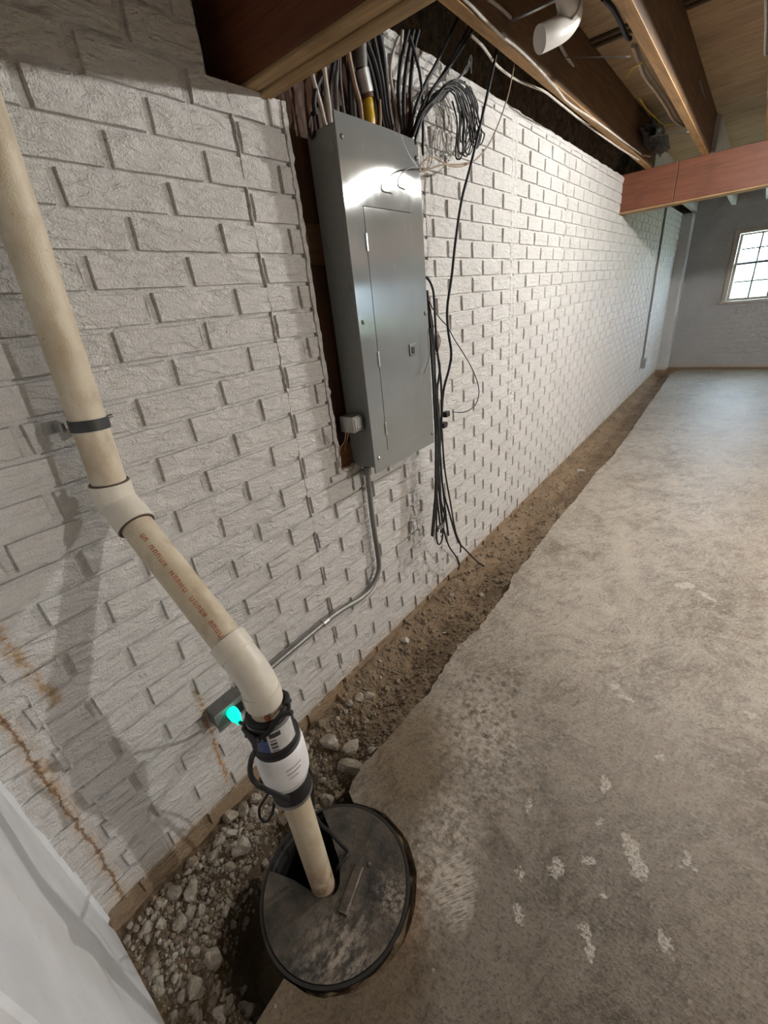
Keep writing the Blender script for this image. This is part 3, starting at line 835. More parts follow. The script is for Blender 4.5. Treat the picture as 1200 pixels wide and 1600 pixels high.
# ------------------------------------------------------------------ electrical panel
PYA, PYB, PZA, PZB, PX = .627, .994, .806, 1.740, .100
pn = thing('electrical_panel', 'tall grey metal electrical panel with hinged door on the brick wall', 'electrical panel', (.05, .81, .806))
MB().box((-.012, .638, .820), (.094, .982, 1.724), .003).build('box', M_ENAMEL_SIDE, pn)
# cover sheet, slightly bowed at the top right
cv = MB(); ny, nz2 = 14, 30; v = []; f = []
DY0, DY1, DZ0, DZ1 = .700, .925, .865, 1.555
def bow(y, z):
    u = (y - PYA)/(PYB - PYA); w = (z - PZA)/(PZB - PZA)
    return .0035*math.sin(math.pi*u)*math.exp(-((w - .93)/.08)**2) - .006*max(0, u - .6)/.4*math.exp(-((w - .99)/.05)**2)
ysx = sorted(set(list(np.linspace(PYA, PYB, ny)) + [DY0, DY1])); zsx = sorted(set(list(np.linspace(PZA, PZB, nz2)) + [DZ0, DZ1]))
for y in ysx:
    for z in zsx: v.append((PX + bow(y, z), y, z))
nzz = len(zsx)
for i in range(len(ysx)-1):
    for j in range(nzz-1):
        yc = (ysx[i] + ysx[i+1])/2; zc = (zsx[j] + zsx[j+1])/2
        if DY0 < yc < DY1 and DZ0 < zc < DZ1: continue
        f.append((i*nzz+j, (i+1)*nzz+j, (i+1)*nzz+j+1, i*nzz+j+1))
cv.add(v, f)
cov = cv.build('cover', M_ENAMEL, pn, smooth=True)
for pl_ in cov.data.polygons:
    if pl_.normal.x < 0: cov.data.flip_normals(); break
rimm = MB()
for a, b in (((PYA, PZA), (PYB, PZA)), ((PYB, PZA), (PYB, PZB)), ((PYB, PZB), (PYA, PZB)), ((PYA, PZB), (PYA, PZA))):
    n_ = 24
    for k in range(n_):
        p0 = (a[0] + (b[0]-a[0])*k/n_, a[1] + (b[1]-a[1])*k/n_); p1 = (a[0] + (b[0]-a[0])*(k+1)/n_, a[1] + (b[1]-a[1])*(k+1)/n_)
        rimm.add([(PX + bow(*p0), *p0), (PX + bow(*p1), *p1), (PX - .006, *p1), (PX - .006, *p0)], [(0, 1, 2, 3)])
rimm.build('cover_flange', M_ENAMEL_SIDE, pn)
dr = MB().box((PX - .006, DY0 + .0024, DZ0 + .0008), (PX + .0002, DY1 - .0008, DZ1 - .0018)).build('door', M_ENAMEL, pn)
MB().box((PX - .012, DY0 - .002, DZ0 - .002), (PX - .007, DY1 + .002, DZ1 + .002)).build('door_recess', M_BLACKPL, pn)
for z in (1.47, 1.16, .94): MB().box((PX - .002, DY0 - .003, z - .022), (PX + .0035, DY0 + .004, z + .022), .001).build('hinge', M_STEEL, dr)
lt = MB().box((PX, .868, 1.145), (PX + .004, .905, 1.182), .0015).build('latch', M_DARKSTEEL, dr)
MB().box((PX + .003, .879, 1.152), (PX + .0065, .893, 1.174), .001).build('latch_slider', M_BLACKPL, lt) if False else MB().box((PX + .0035, .879, 1.152), (PX + .0065, .893, 1.174), .001).build('latch_slider', M_BLACKPL, dr)
for (px, py) in ((534, 213), (651, 247), (567, 503.5), (664, 489.5), (592, 716), (675, 677)):
    q = at(px, py, 0, PX)
    MB().lathe([(.0065, 0), (.0065, .002), (.004, .0045), (.001, .005)], (PX - .001, q.y, q.z), (1, 0, 0), 12).build('screw', M_DARKSTEEL if py != 716 else M_CHROME, pn, True)
kn = 0
for z in (1.68, 1.62, 1.50, 1.42, 1.36, 1.28, .93, .86):
    for x in (.028, .066):
        r_ = .013 if z > 1.0 else .017
        if z < 1.0 and x > .03: continue
        MB().lathe([(r_, 0), (r_, .0008), (r_ - .0016, .0008), (r_ - .0016, .0002), (.001, .0002)], (x + (.012 if z < 1 else 0), .638, z), (0, -1, 0), 16).build('knockout', M_ENAMEL_SIDE, pn)

# transformer box beside the panel
tb = thing('doorbell_transformer', 'small grey metal transformer box with two screws beside the panel', 'transformer', (.03, .60, .98))
MB().box((.006, .585, .952), (.066, .632, 1.004), .003).build('body', M_STEEL, tb)
MB().box((.054, .590, .957), (.070, .628, .999), .003).build('face_plate', simple('pale_steel', (.55, .56, .56), .35, .6), tb)
MB().box((.02, .63, .956), (.06, .6385, 1.0), .001).build('mounting_plate', M_BLACKPL, tb)
for y in (.600, .613): MB().lathe([(.004, 0), (.004, .004), (.002, .005)], (.069, y, .967), (1, 0, 0), 10).build('terminal_screw', M_CHROME, tb)
def cable(name, pts, r, m, label, cat='cable', group=None, n=7, k=6):
    o = MB().tube(smooth_path(pts, k), r, n).build(name, m, None, True)
    return tag(o, label, cat, group)
def PX_(l, default=None): return [at(a, b, 0, (c[0] if c else default)) for a, b, *c in l]
cable('bell_wire', PX_([(541, 672, .07), (538, 690, .05), (531, 702, .03), (530, 720, .01), (535, 734, .006), (549, 735, .01), (556, 720, .0)]), .0013, M_TANCABLE, 'thin pale bell wire curling down from the transformer box', 'wire')
cable('bell_wire', PX_([(545, 672, .07), (543, 684, .06), (539, 700, .02), (541, 705, .0)]), .0013, M_COPPER, 'thin copper bell wire stub under the transformer box', 'wire')

# ------------------------------------------------------------------ conduit from panel to outlet box
cp = PX_([(574, 733), (577, 765), (582, 810), (588, 850), (592, 882), (589, 900), (578, 921), (562, 936), (540, 949), (520, 962), (500, 978), (470, 1003), (440, 1028), (412, 1052), (392, 1070)], .022)
cn = thing('conduit', 'grey metal conduit bending from the panel down to the outlet box', 'conduit', tuple(cp[0]))
MB().tube(smooth_path(cp, 5), .0095, 12).build('tube', M_EMT, cn, True)
a_ = at(512, 968, 0, .022); b_ = at(504, 975, 0, .022)
MB().tube([a_, b_], .0125, 12).build('coupling', M_STEEL, cn, True)
MB().tube([cp[0] + Vector((0, 0, .008)), cp[0] + Vector((0, -.001, -.02))], .0135, 12).build('connector', M_EMT, cn, True)
q = at(581, 757, 0, .012); MB().box((.0, q.y - .004, q.z - .012), (.016, q.y + .004, q.z + .012), .001).build('strap', M_DARKSTEEL, cn)

# outlet box with lit plug
c1 = at(336, 1120, 0, .055); c2 = at(382, 1087, 0, .055); c3 = at(343, 1136, 0, .055)
OY0, OY1, OZ1 = c1.y, c2.y, (c1.z + c2.z)/2; OZ0 = OZ1 - .056
ob = thing('outlet_box', 'grey metal outlet box on the wall beside the discharge pipe', 'outlet box', (.03, (OY0 + OY1)/2, OZ0))
MB().box((-.004, OY0, OZ0), (.050, OY1, OZ1), .004).build('box', M_DARKSTEEL, ob)
MB().box((.050, OY0 - .003, OZ0 - .003), (.0535, OY1 + .003, OZ1 + .003), .001).build('cover_plate', simple('outlet_cover', (.30, .31, .30), .4, .6), ob)
for k in range(3):
    MB().lathe([(.010, 0), (.010, .0012), (.0085, .0016), (.001, .0016)], (.024, OY0 + .022 + k*.033, OZ1 - .0003), (0, 0, 1), 14).build('knockout', M_DARKSTEEL, ob)
MB().box((.0530, OY0 + .03, OZ0 + .008), (.0560, OY1 - .012, OZ1 - .012), .002).build('receptacle', M_BLACKPL, ob)
MB().tube([(.022, OY1 - .002, OZ1 - .022), (.022, OY1 + .03, OZ1 - .02)], .0125, 12).build('conduit_connector', M_STEEL, ob, True)

# ------------------------------------------------------------------ discharge pipe
dp = thing('discharge_pipe', 'aged cream plastic sump discharge pipe rising from the lid to ceiling', 'pipe', (.415, -.113, 0))
UX = .064
top_a = at(0, 255, 0, UX); j1 = at(172, 757, 0, UX)
dirn = (top_a - j1).normalized(); up = j1 + dirn*((2.2 - j1.z)/dirn.z)
MB().tube([j1 + (j1 - top_a).normalized()*.02, up], .0302, 24).build('upper_pipe', M_PVC, dp, True)
e1 = Vector((.066, -.1175, 1.010)); e2_ = Vector((.384, -.113, .736))
dgn = (e2_ - e1).normalized()
MB().tube([e1 + dgn*.03, e2_ - dgn*.02], .0302, 24).build('diagonal_pipe', M_PVC, dp, True)
# first elbow
u1 = j1
el = smooth_path([u1, u1 - dirn*.028, e1 + dgn*.005, e1 + dgn*.038, e1 + dgn*.060], 6)
MB().tube(el, .0345, 24).build('elbow', M_PVCFIT, dp, True)
for a, b, r_ in ((u1 + dirn*.004, u1 - dirn*.026, .0365), (e1 + dgn*.028, e1 + dgn*.064, .0365)): MB().tube([a, b], r_, 24).build('elbow_collar', M_PVCFIT, dp, True)
MB().tube([u1 + dirn*.0035, u1 + dirn*.0065], .0345, 24).build('primer_ring', M_PRIMER, dp, True)
MB().tube([e1 + dgn*.0645, e1 + dgn*.066], .0345, 24).build('primer_ring', M_PRIMER, dp, True)
# second elbow
AX, AY = .404, -.113
el = smooth_path([e2_ - dgn*.062, e2_ - dgn*.03, e2_ + dgn*.008 + Vector((0, 0, -.004)), Vector((AX, AY, .700)), Vector((AX, AY, .668))], 6)
MB().tube(el, .0330, 24).build('elbow', M_PVCFIT, dp, True)
MB().tube([e2_ - dgn*.066, e2_ - dgn*.032], .0350, 24).build('elbow_collar', M_PVCFIT, dp, True)
MB().tube([(AX, AY, .698), (AX, AY, .664)], .0350, 24).build('elbow_collar', M_PVCFIT, dp, True)
MB().tube([(AX, AY, .68), (AX, AY, .59)], .0300, 24).build('riser_pipe', M_PVC, dp, True)
MB().tube([(AX, AY, .40), (AX, AY, -.30)], .0300, 24).build('lower_pipe', M_PVC, dp, True)
# printed lettering line along the diagonal pipe
side = Vector((0, 0, 1)).cross(dgn).normalized(); nrm = dgn.cross(side).normalized()
fc = (Vector(CAM) - (e1 + e2_)/2); fc = (fc - dgn*fc.dot(dgn)).normalized(); sd = dgn.cross(fc)
def strip(pts, name, m, par):      # flat print: many small quads in one part
    mb_ = MB()
    for q in pts: mb_.prism(*q)
    return mb_.build(name, m, par)
quads = []; t = .10; rr_ = random.Random(4)
while t < .39:
    L_ = rr_.uniform(.005, .009)
    if rr_.random() < .85:
        rad = (fc*math.cos(.10) + sd*math.sin(.10)).normalized(); tan = dgn.cross(rad)
        for (aa, bb_, lo_, hi_) in ((0, .0016, -.004, .004), (.0016, L_*.7, rr_.choice((-.004, .0025, -.001)), None), (L_*.7, L_*.7 + .0016, -.004, .004)):
            if hi_ is None: hi_ = lo_ + .0016
            o_ = e1 + dgn*(t + aa) + rad*.0301; w = dgn*(bb_ - aa)
            quads.append(([o_ + tan*lo_, o_ + w + tan*lo_, o_ + w + tan*hi_, o_ + tan*hi_], rad*.0006))
    t += L_ + .003
strip(quads, 'printed_lettering', M_REDINK, dp)
quads = []
for k in range(7):
    z = .662 - .006*k
    for s in (0, 1):
        a = math.radians(-38 + 9*s + rr_.uniform(-3, 3)); rad = Vector((math.cos(a), math.sin(a), 0)); tan = Vector((-rad.y, rad.x, 0)); o_ = Vector((AX, AY, z)) + rad*.0301; L_ = rr_.uniform(.004, .009)
        quads.append(([o_ - tan*.002, o_ + tan*.002, o_ + tan*.002 + Vector((0, 0, -L_)), o_ - tan*.002 + Vector((0, 0, -L_))], rad*.0006))
strip(quads, 'printed_lettering', M_REDINK, dp)
# check valve
cvp = MB().lathe([(.0445, .556), (.048, .550), (.0505, .536), (.0505, .480), (.0490, .465), (.043, .455)], (AX, AY, 0), n=32).build('check_valve_body', M_WHITEPL, dp, True)
ub = MB().lathe([(.034, .642), (.040, .640), (.0425, .634), (.0425, .572), (.0465, .570), (.0465, .563), (.0450, .561), (.0450, .558), (.0470, .556), (.0470, .546), (.043, .544)], (AX, AY, 0), n=32).build('upper_boot', M_RUBBER, dp, True)
lb = MB().lathe([(.040, .462), (.0425, .460), (.0425, .398), (.0395, .395), (.0395, .388), (.033, .386)], (AX, AY, 0), n=32).build('lower_boot', M_RUBBER, dp, True)
def wrap(name, m, par, r, a0_, a1_, z0, z1, n=10):
    v = []; f = []
    for i in range(n+1):
        a = math.radians(a0_ + (a1_ - a0_)*i/n)
        for rr2, z in ((r, z0), (r, z1), (r + .0006, z1), (r + .0006, z0)): v.append((AX + rr2*math.cos(a), AY + rr2*math.sin(a), z))
    for i in range(n):
        for k in range(4): f.append((i*4+k, i*4+(k+1) % 4, (i+1)*4+(k+1) % 4, (i+1)*4+k))
    f += [(0, 1, 2, 3), tuple(n*4+3-k for k in range(4))]
    return MB().add(v, f).build(name, m, par, True)
wrap('blue_label', M_BLUE, ub, .0426, -125, -48, .574, .606)
wrap('grey_label', M_GREYPRINT, ub, .0426, -125, -58, .608, .620)
wl_ = wrap('white_label', M_LABELW, ub, .0426, -47, 30, .574, .626)
wrap('label_print', M_INK, ub, .0433, -40, -12, .612, .623)
for k in range(9):
    if k % 3 != 1: wrap('barcode_bar', M_INK, ub, .0433, -42, -26, .577 + k*.0033, .5787 + k*.0033 + (.0006 if k % 2 else 0), 3)
for z0, z1, r_ in ((.627, .636, .0428), (.392, .401, .043)):
    hc = wrap('hose_clamp', M_STEEL, ub if z0 > .5 else lb, r_, -180, 180, z0, z1, 30)
wrap('clamp_band', M_GREYPRINT, lb, .0428, -180, 180, .447, .456, 30)
MB().lathe([(.005, 0), (.005, .010), (.003, .012)], (AX - .010, AY - .045, .452), (.2, -1, 0), 10).build('clamp_screw', M_CHROME, lb)
rq = random.Random(9)
for row, (za, n_) in enumerate(((.530, 7), (.518, 9), (.506, 9), (.494, 6))):
    a = -28 + row*1.0
    for k in range(n_):
        w_ = rq.uniform(1.5, 4.5)
        if row and rq.random() < .9: wrap('printed_mark', M_GREYPRINT, cvp, .0506, a, a + w_, za, za + .004, 2)
        a += w_ + 1.6
# strap holding the pipe to the wall
ps = thing('pipe_strap', 'black band pipe strap with steel bracket holding the cream pipe', 'pipe strap', (UX, -.113, 1.165))
sc_ = j1 + dirn*((1.166 - j1.z)/dirn.z)
def ring_band(name, m, c, d, r0, r1, h):
    MB_ = MB().lathe([(r0, -h/2), (r1, -h/2), (r1, h/2), (r0, h/2), (r0, -h/2)], c, d, 28, caps=False)
    return MB_.build(name, m, ps, True)
ring_band('band', simple('dark_strap_rubber', (.035, .035, .035), .5), sc_, dirn, .0303, .0330, .020)
MB().box((-.006, sc_.y - .040, sc_.z - .009), (.040, sc_.y - .031, sc_.z + .009), .002).build('bracket', M_STEEL, ps)
MB().box((-.006, sc_.y - .056, sc_.z - .011), (.004, sc_.y - .030, sc_.z + .011), .001).build('foot_plate', M_STEEL, ps)
MB().box((-.006, sc_.y + .030, sc_.z - .008), (.034, sc_.y + .036, sc_.z + .008), .001).build('bracket', M_STEEL, ps)
MB().tube([(.050, sc_.y + .026, sc_.z + .002), (.052, sc_.y + .046, sc_.z + .004)], .0042, 10).build('bolt', M_CHROME, ps, True)

# ------------------------------------------------------------------ sump basin and lid
sbn = thing('sump_basin', 'black plastic sump basin sunk in the pit under the lid', 'sump basin', (LIDC.x, LIDC.y, -.45))
MB().lathe([(.176, -.46), (.187, -.45), (.187, -.018), (.1905, -.016), (.1905, -.001), (.1835, -.001), (.1835, -.022), (.178, -.024), (.172, -.44)], (LIDC.x, LIDC.y, 0), n=64, caps=False).build('basin_wall', M_CROCK, sbn, True)
MB().lathe([(.173, -.40), (.173, -.395)], (LIDC.x, LIDC.y, 0), n=40).build('water', M_WATER, sbn)
ld = thing('sump_hatch', 'round dusty black plastic sump lid with a notch for the pipe', 'sump lid', (LIDC.x, LIDC.y, -.01))
na = [(.272, -.176), (.300, -.166), (.339, -.153), (.398, -.1415), (.420, -.136), (.436, -.127), (.446, -.114), (.447, -.100), (.440, -.086), (.425, -.070), (.404, -.052), (.372, -.036), (.33, -.012), (.285, .006)]
R_L = .1815
ao = math.atan2(na[0][1] - LIDC.y, na[0][0] - LIDC.x); ae = math.atan2(na[-1][1] - LIDC.y, na[-1][0] - LIDC.x)
ol = []
a_s = ao; a_e = ae - 0.0
if a_e < a_s: a_e += 2*math.pi
# go round the kept side, from the end of the notch to its start
a_s2 = ae if ae < ao + 2*math.pi else ae
start = math.atan2(na[-1][1] - LIDC.y, na[-1][0] - LIDC.x); end = math.atan2(na[0][1] - LIDC.y, na[0][0] - LIDC.x)
while end > start: end -= 2*math.pi
for i in range(61):
    a = start + (end - start)*i/60; ol.append((LIDC.x + R_L*math.cos(a), LIDC.y + R_L*math.sin(a)))
outl = ol + na[1:-1]
bm = bmesh.new()
vt = [bm.verts.new((x, y, -.003)) for x, y in outl]; fc_ = bm.faces.new(vt)
r_ = bmesh.ops.inset_region(bm, faces=[fc_], thickness=.005, use_even_offset=True)
for q in fc_.verts: q.co.z += .004
ext = bmesh.ops.extrude_edge_only(bm, edges=[e for e in bm.edges if e.is_boundary])
for q in ext['geom']:
    if isinstance(q, bmesh.types.BMVert): q.co.z -= .016
inner = bmesh.ops.triangulate(bm, faces=[fc_])
bmesh.ops.recalc_face_normals(bm, faces=bm.faces[:])
me = bpy.data.meshes.new('lid_plate'); bm.to_mesh(me); bm.free(); me.materials.append(M_LID)
link('lid_plate', me, ld)
ha, hb = Vector((.4585, -.032, .010)), Vector((.488, -.129, .010)); hd = (hb - ha).normalized(); hp = Vector((-hd.y, hd.x, 0))
hm = MB()
for r1_, z1_ in (((.0135), .0005), ((.0135), .0038), ((.010), .0065)): hm.v += [tuple(Vector((q.x, q.y, z1_))) for q in (ha + hp*r1_, hb + hp*r1_, hb - hp*r1_, ha - hp*r1_)]
hm.f += [(0,1,5,4), (1,2,6,5), (2,3,7,6), (3,0,4,7), (4,5,9,8), (5,6,10,9), (6,7,11,10), (7,4,8,11), (8,9,10,11)]
hm.build('moulded_ridge', M_LID, ld)
put(PM[1], 'lid_pebble', .480, -.012, .006, 'small tan pebble lying on the sump lid by its ridge', None, .0045)

# ------------------------------------------------------------------ pump cord with lit plug
pc = thing('pump_power_cord', 'black pump power cord with glowing green plug at the outlet box', 'power cord', (.06, -.03, .33))
pl = at(363, 1113, 0, .062); pe = at(374, 1128, 0, .105)
pd = (pe - pl).normalized()
MB().tube([pl - pd*.006, pl + pd*.004, pl + pd*.022, pl + pd*.034, pl + pd*.046], [.015, .0165, .0155, .010, .0075], 16).build('plug', M_GREEN, pc, True)
def c5(l):   # points in crop (360,1100)x6.667
    return [at(360 + a/6.667, 1100 + b/6.667, ax, v) for a, b, ax, v in l]
cs = pl + pd*.044
wrapz = .583
def around(a_deg, z, r=.0475): return Vector((AX + r*math.cos(math.radians(a_deg)), AY + r*math.sin(math.radians(a_deg)), z + .040))
path1 = [cs] + c5([(160, 225, 0, .14), (235, 300, 0, .22), (290, 380, 1, -.155)]) + [around(-115, .566, .047), around(-75, .576, .047), around(-40, .592, .046), around(-5, .612, .043), around(30, .616, .042), around(80, .606, .042), around(130, .598, .042), around(180, .590, .042), around(230, .580, .045), around(262, .572, .049)] 
MB().tube(smooth_path(path1, 8), .0048, 8).build('cord', M_BLACKCABLE, pc, True)
path2 = [around(-130, .566, .052)] + c5([(265, 440, 1, -.175), (222, 560, 1, -.185), (205, 670, 1, -.188), (225, 770, 1, -.188), (290, 845, 1, -.185), (370, 890, 1, -.18), (470, 935, 1, -.172), (560, 975, 1, -.165), (612, 985, 1, -.16)])
MB().tube(smooth_path(path2, 8), .0050, 8).build('cord', M_BLACKCABLE, pc, True)
path3 = c5([(415, 700, 1, -.115), (432, 790, 1, -.12), (450, 850, 1, -.125), (400, 925, 1, -.13), (335, 1020, 1, -.13), (300, 1100, 1, -.13), (315, 1190, 1, -.13), (370, 1225, 1, -.13), (430, 1150, 1, -.13), (458, 1010, 1, -.13), (445, 880, 1, -.135), (480, 850, 1, -.14), (520, 880, 1, -.125)])
MB().tube(smooth_path(path3, 8), .0036, 8).build('cord', M_BLACKCABLE, pc, True)
sl = c5([(320, 420, 1, -.105), (372, 580, 1, -.11), (420, 735, 1, -.115)])
MB().tube(smooth_path(sl, 4), .0085, 12).build('white_sleeve', M_WHITEPL, pc, True)
path4 = [around(60, .600, .043), around(25, .618, .045)] + c5([(615, 190, 1, -.085), (655, 285, 1, -.082), (685, 400, 1, -.078)]) + [at(467, 1172, 1, -.070), at(476, 1188, 1, -.068), at(484, 1206, 1, -.068)]
q4 = lambda x, y, z: at(380 + x/4, 1220 + y/4, 2, z)
path4 += c5([(848, 860, 1, -.07), (862, 1040, 1, -.07)]) + [at(489, 1268, 1, -.070), at(500, 1287, 1, -.062), q4(540, 320, .10), q4(600, 385, .05), q4(650, 440, .008), q4(648, 470, .007), q4(618, 505, .007), q4(592, 545, .002), q4(584, 585, -.04), q4(584, 590, -.12)]
MB().tube(smooth_path(path4, 7), .0046, 8).build('cord', M_BLACKCABLE, pc, True)
MB().tube(smooth_path([around(-25, .606, .045), around(-2, .622, .052), around(8, .628, .070)], 5), .005, 8).build('cord_end', M_BLACKCABLE, pc, True)

# ------------------------------------------------------------------ cables over the panel
def T(l, sx, ox, oy, d):      # crop coordinates to a plane x=d (or per point)
    return [at(ox + a/sx, oy + b/sx, 0, (c[0] if c else d)) for a, b, *c in l]
A = lambda l, d=.04: T(l, 5, 480, 60, d)       # crop (480,60) x5
B = lambda l, d=.06: T(l, 4, 600, 0, d)        # crop (600,0) x4
ptop = 1.728
def intop(pts, drop=.02):
    q = pts[-1].copy(); q.z -= drop; return pts + [q]
wc = [
 ('white flat cable at the left end of the panel top', [(20, 170), (50, 330), (100, 500), (135, 650), (140, 665)], .03, .006, M_WHITECABLE),
 ('pale cable beside the leftmost one rising from the panel', [(120, 120), (140, 300), (165, 480), (185, 655)], .035, .0065, M_WHITECABLE),
 ('thin grey cable drooping over the top edge of the panel', [(255, 60), (262, 300), (280, 500), (295, 600), (300, 640)], .05, .0028, M_GREYCABLE),
 ('tan cable left of the yellow-taped conduit', [(300, -20), (330, 150), (370, 350), (410, 500), (428, 655)], .05, .0065, M_TANCABLE),
 ('pale cable bowing left behind the black cables', [(715, -10), (665, 130), (650, 300), (690, 520), (700, 690), (705, 740)], .05, .0045, M_WHITECABLE),
 ('straight white cable in the middle of the bundle over the panel', [(745, -60), (730, 100), (715, 320), (712, 520), (716, 740)], .055, .0045, M_WHITECABLE),
 ('reddish-brown cable in the bundle over the panel', [(672, 330), (668, 450), (690, 600), (705, 720)], .045, .006, simple('brown_cable', (.24, .12, .07), .5)),
 ('short brown cable stub right of the bundle', [(778, 440), (778, 560), (772, 690)], .045, .0075, simple('brown_stub', (.27, .14, .08), .5)),
 ('tan thin cable between black cables over the panel', [(566, 480), (572, 600), (570, 700)], .045, .004, M_TANCABLE),
]
for lab, pts, d, r, m in wc:
    cable('sheathed_cable', intop(A(pts, d)), r, m, lab)
bk = [
 ('black cable curving from the beam to left of panel top', [(190, 130), (150, 230), (80, 370), (55, 480), (60, 560), (70, 600)], .03, .006),
 ('black looped wire hanging left of the panel', [(170, 160), (110, 300), (120, 420), (70, 540), (30, 600), (10, 700), (40, 780), (60, 700), (50, 600)], .02, .0035),
 ('black cable leaning behind the metal conduit', [(400, 0), (470, 150), (520, 330), (560, 520), (600, 700)], .035, .006),
 ('black cable second in the leaning row over the panel', [(440, -20), (510, 150), (560, 340), (590, 540), (625, 720)], .04, .007),
 ('black cable third in the leaning row over the panel', [(510, -30), (550, 150), (590, 360), (615, 560), (650, 730)], .045, .007),
 ('thick black cable fourth in the leaning row over the panel', [(560, -40), (590, 120), (615, 340), (640, 560), (672, 740)], .05, .0075),
 ('black cable steepest in the right group over the panel', [(790, -60), (760, 60), (730, 200), (712, 400), (725, 600), (740, 740)], .06, .006),
 ('black cable beside the brown stub rising to joist', [(830, -60), (800, 80), (775, 220), (755, 420), (755, 620), (760, 745)], .065, .006),
 ('black cable right of the brown stub rising to joist', [(870, -60), (840, 60), (820, 200), (805, 400), (805, 580), (790, 745)], .07, .006),
 ('black cable bowing down past the right edge of panel', [(800, -20), (845, 130), (880, 280), (898, 450), (905, 700), (903, 850)], .085, .0042),
]
for lab, pts, d, r in bk:
    p_ = A(pts, d); cable('black_cable', intop(p_) if p_[-1].z > 1.70 and pts[-1][1] > 590 and pts[-1][0] > 500 else p_, r, M_BLACKCABLE, lab)
# filler of dark cables deep behind the visible ones
for i, (xa, xb) in enumerate(((215, 180), (240, 225), (330, 330), (370, 360), (450, 490))):
    cable('rear_cable', intop(A([(xa - 15, -30), (xa, 150), (xb, 380), (xb + 15, 640)], .012)), .006, M_GREYCABLE if i % 2 else M_BLACKCABLE, 'dark cable deep behind the others above the panel', group='rear cables over the panel')
mc = A([(410, -40), (428, 240), (462, 430), (478, 480)], .04)
cs_ = thing('service_conduit', 'grey metal service conduit with yellow tape entering the panel top', 'conduit', tuple(A([(495, 680)], .04)[0]))
MB().tube(smooth_path(A([(408, -60), (425, 250)], .04), 4), .0165, 16).build('conduit_pipe', M_EMT, cs_, True)
MB().tube(A([(425, 245), (465, 430)], .04), .0200, 16).build('conduit_sleeve', M_STEEL, cs_, True)
MB().tube(A([(462, 430), (470, 470)], .04), .0185, 16).build('rust_collar', simple('rusty_collar', (.10, .045, .025), .7), cs_, True)
MB().tube(smooth_path(A([(470, 470), (480, 560), (492, 690)], .04), 4), [.0135, .015, .0155, .0155, .0145, .016, .0165, .0165, .015][:9], 14).build('yellow_tape', M_YELLOW, cs_, True)

# straight black cables rising to the joists on the right
st = [
 ('straight black cable rising steeply from panel corner to joist', [(515, -10), (450, 140), (330, 390), (250, 540), (190, 700), (165, 850)], .085, .005),
 ('pair of straight black cables rising to the joist, left one', [(625, -10), (520, 190), (430, 360), (350, 490), (250, 640), (175, 850)], .09, .0045),
 ('pair of straight black cables rising to the joist, right one', [(650, -10), (545, 200), (460, 340), (380, 460), (290, 590), (200, 860)], .095, .0045),
]
for lab, pts, d, r in st:
    cable('black_cable', intop(B(pts, d), .015), r, M_BLACKCABLE, lab)
# coil of loops hanging right of the panel
rl = random.Random(11)
clab = ['innermost', 'second', 'third', 'fourth', 'fifth', 'sixth', 'seventh', 'eighth', 'ninth', 'tenth', 'eleventh', 'outermost']
for i in range(12):
    t = i/11
    jx = lambda s: rl.uniform(-s, s)
    d = .085 + jx(.025)
    bx = 470 + 130*t + jx(15); by = 975 - 60*t + jx(20) - (60 if i in (3, 7) else 0)
    pts = [(175 + 25*t + jx(8), 850), (230 + 20*t, 720 + jx(15)), (310 + 20*t + jx(15), 600 + 20*jx(1)), (385 + 25*t, 560 - 40*t + jx(20)), (440 + 60*t, 590 - 70*t + jx(15)),
           (475 + 85*t, 680 - 60*t + jx(20)), (505 + 110*t + jx(10), 820 + jx(20)), (bx + 25, by - 60), (bx + 5, by), (bx - 22, by - 8), (bx - 28 - jx(8), by - 80), (bx - 15, by - 230), (bx - 45 - 20*t, by - 360)]
    cable('coax_loop', B(pts, d), .0026, M_BLACKCABLE, 'thin black coax loop in the coil right of the panel top', group='coil of thin black cables', n=6, k=5)
for i in range(5):
    cable('coax_tail', B([(300 + 18*i, 640 + rl.uniform(-20, 20)), (380 + 15*i, 560 - 10*i), (460 + 12*i, 490 - 12*i), (520 + 6*i, 430 - 22*i + rl.uniform(-10, 10)), (525 + 5*i, 380 + 20*i)], .08), .0022, M_BLACKCABLE if i % 2 else M_GREYCABLE, 'thin cable tail sticking up out of the black coil', group='coil of thin black cables', n=6, k=5)
# long cables dropping from the joists
D2 = lambda l, d=.10: T(l, 1, 0, 0, d)
cable('black_cable', D2([(793, -20, .13), (775, 85, .125), (740, 240, .12), (722, 310), (712, 375), (706, 430), (699, 480), (700, 515), (705, 550), (702, 575), (693, 610), (690, 650), (686, 720), (680, 800), (676, 838)]), .0048, M_BLACKCABLE, 'long black cable dropping from the joist across the white bricks')
cable('thin_cable', D2([(817, -10, .14), (812, 50, .14), (800, 120, .13), (789, 165, .12), (768, 218, .11), (745, 248), (720, 260), (700, 258), (680, 247), (668, 248), (655, 262), (660, 268), (690, 258), (716, 257), (735, 254)]), .0024, M_TANCABLE, 'thin tan cable hanging from joist with a loop at panel corner')
cable('thin_cable', D2([(662, 262, .112), (640, 262, .125), (624, 276, .13), (622, 290, .13), (632, 296, .125)]), .0020, M_GREYCABLE, 'thin grey cable end curling over the front of the panel', 'wire')
DZ = lambda l, d=.10: T(l, 6.667, 640, 420, d)
cable('black_cable', DZ([(168, 80, .08), (215, 140, .09), (248, 240), (260, 400), (268, 560), (280, 760), (300, 950), (325, 1150), (335, 1400), (330, 1600)]), .0042, M_BLACKCABLE, 'black cable bowing out from behind the right edge of panel')
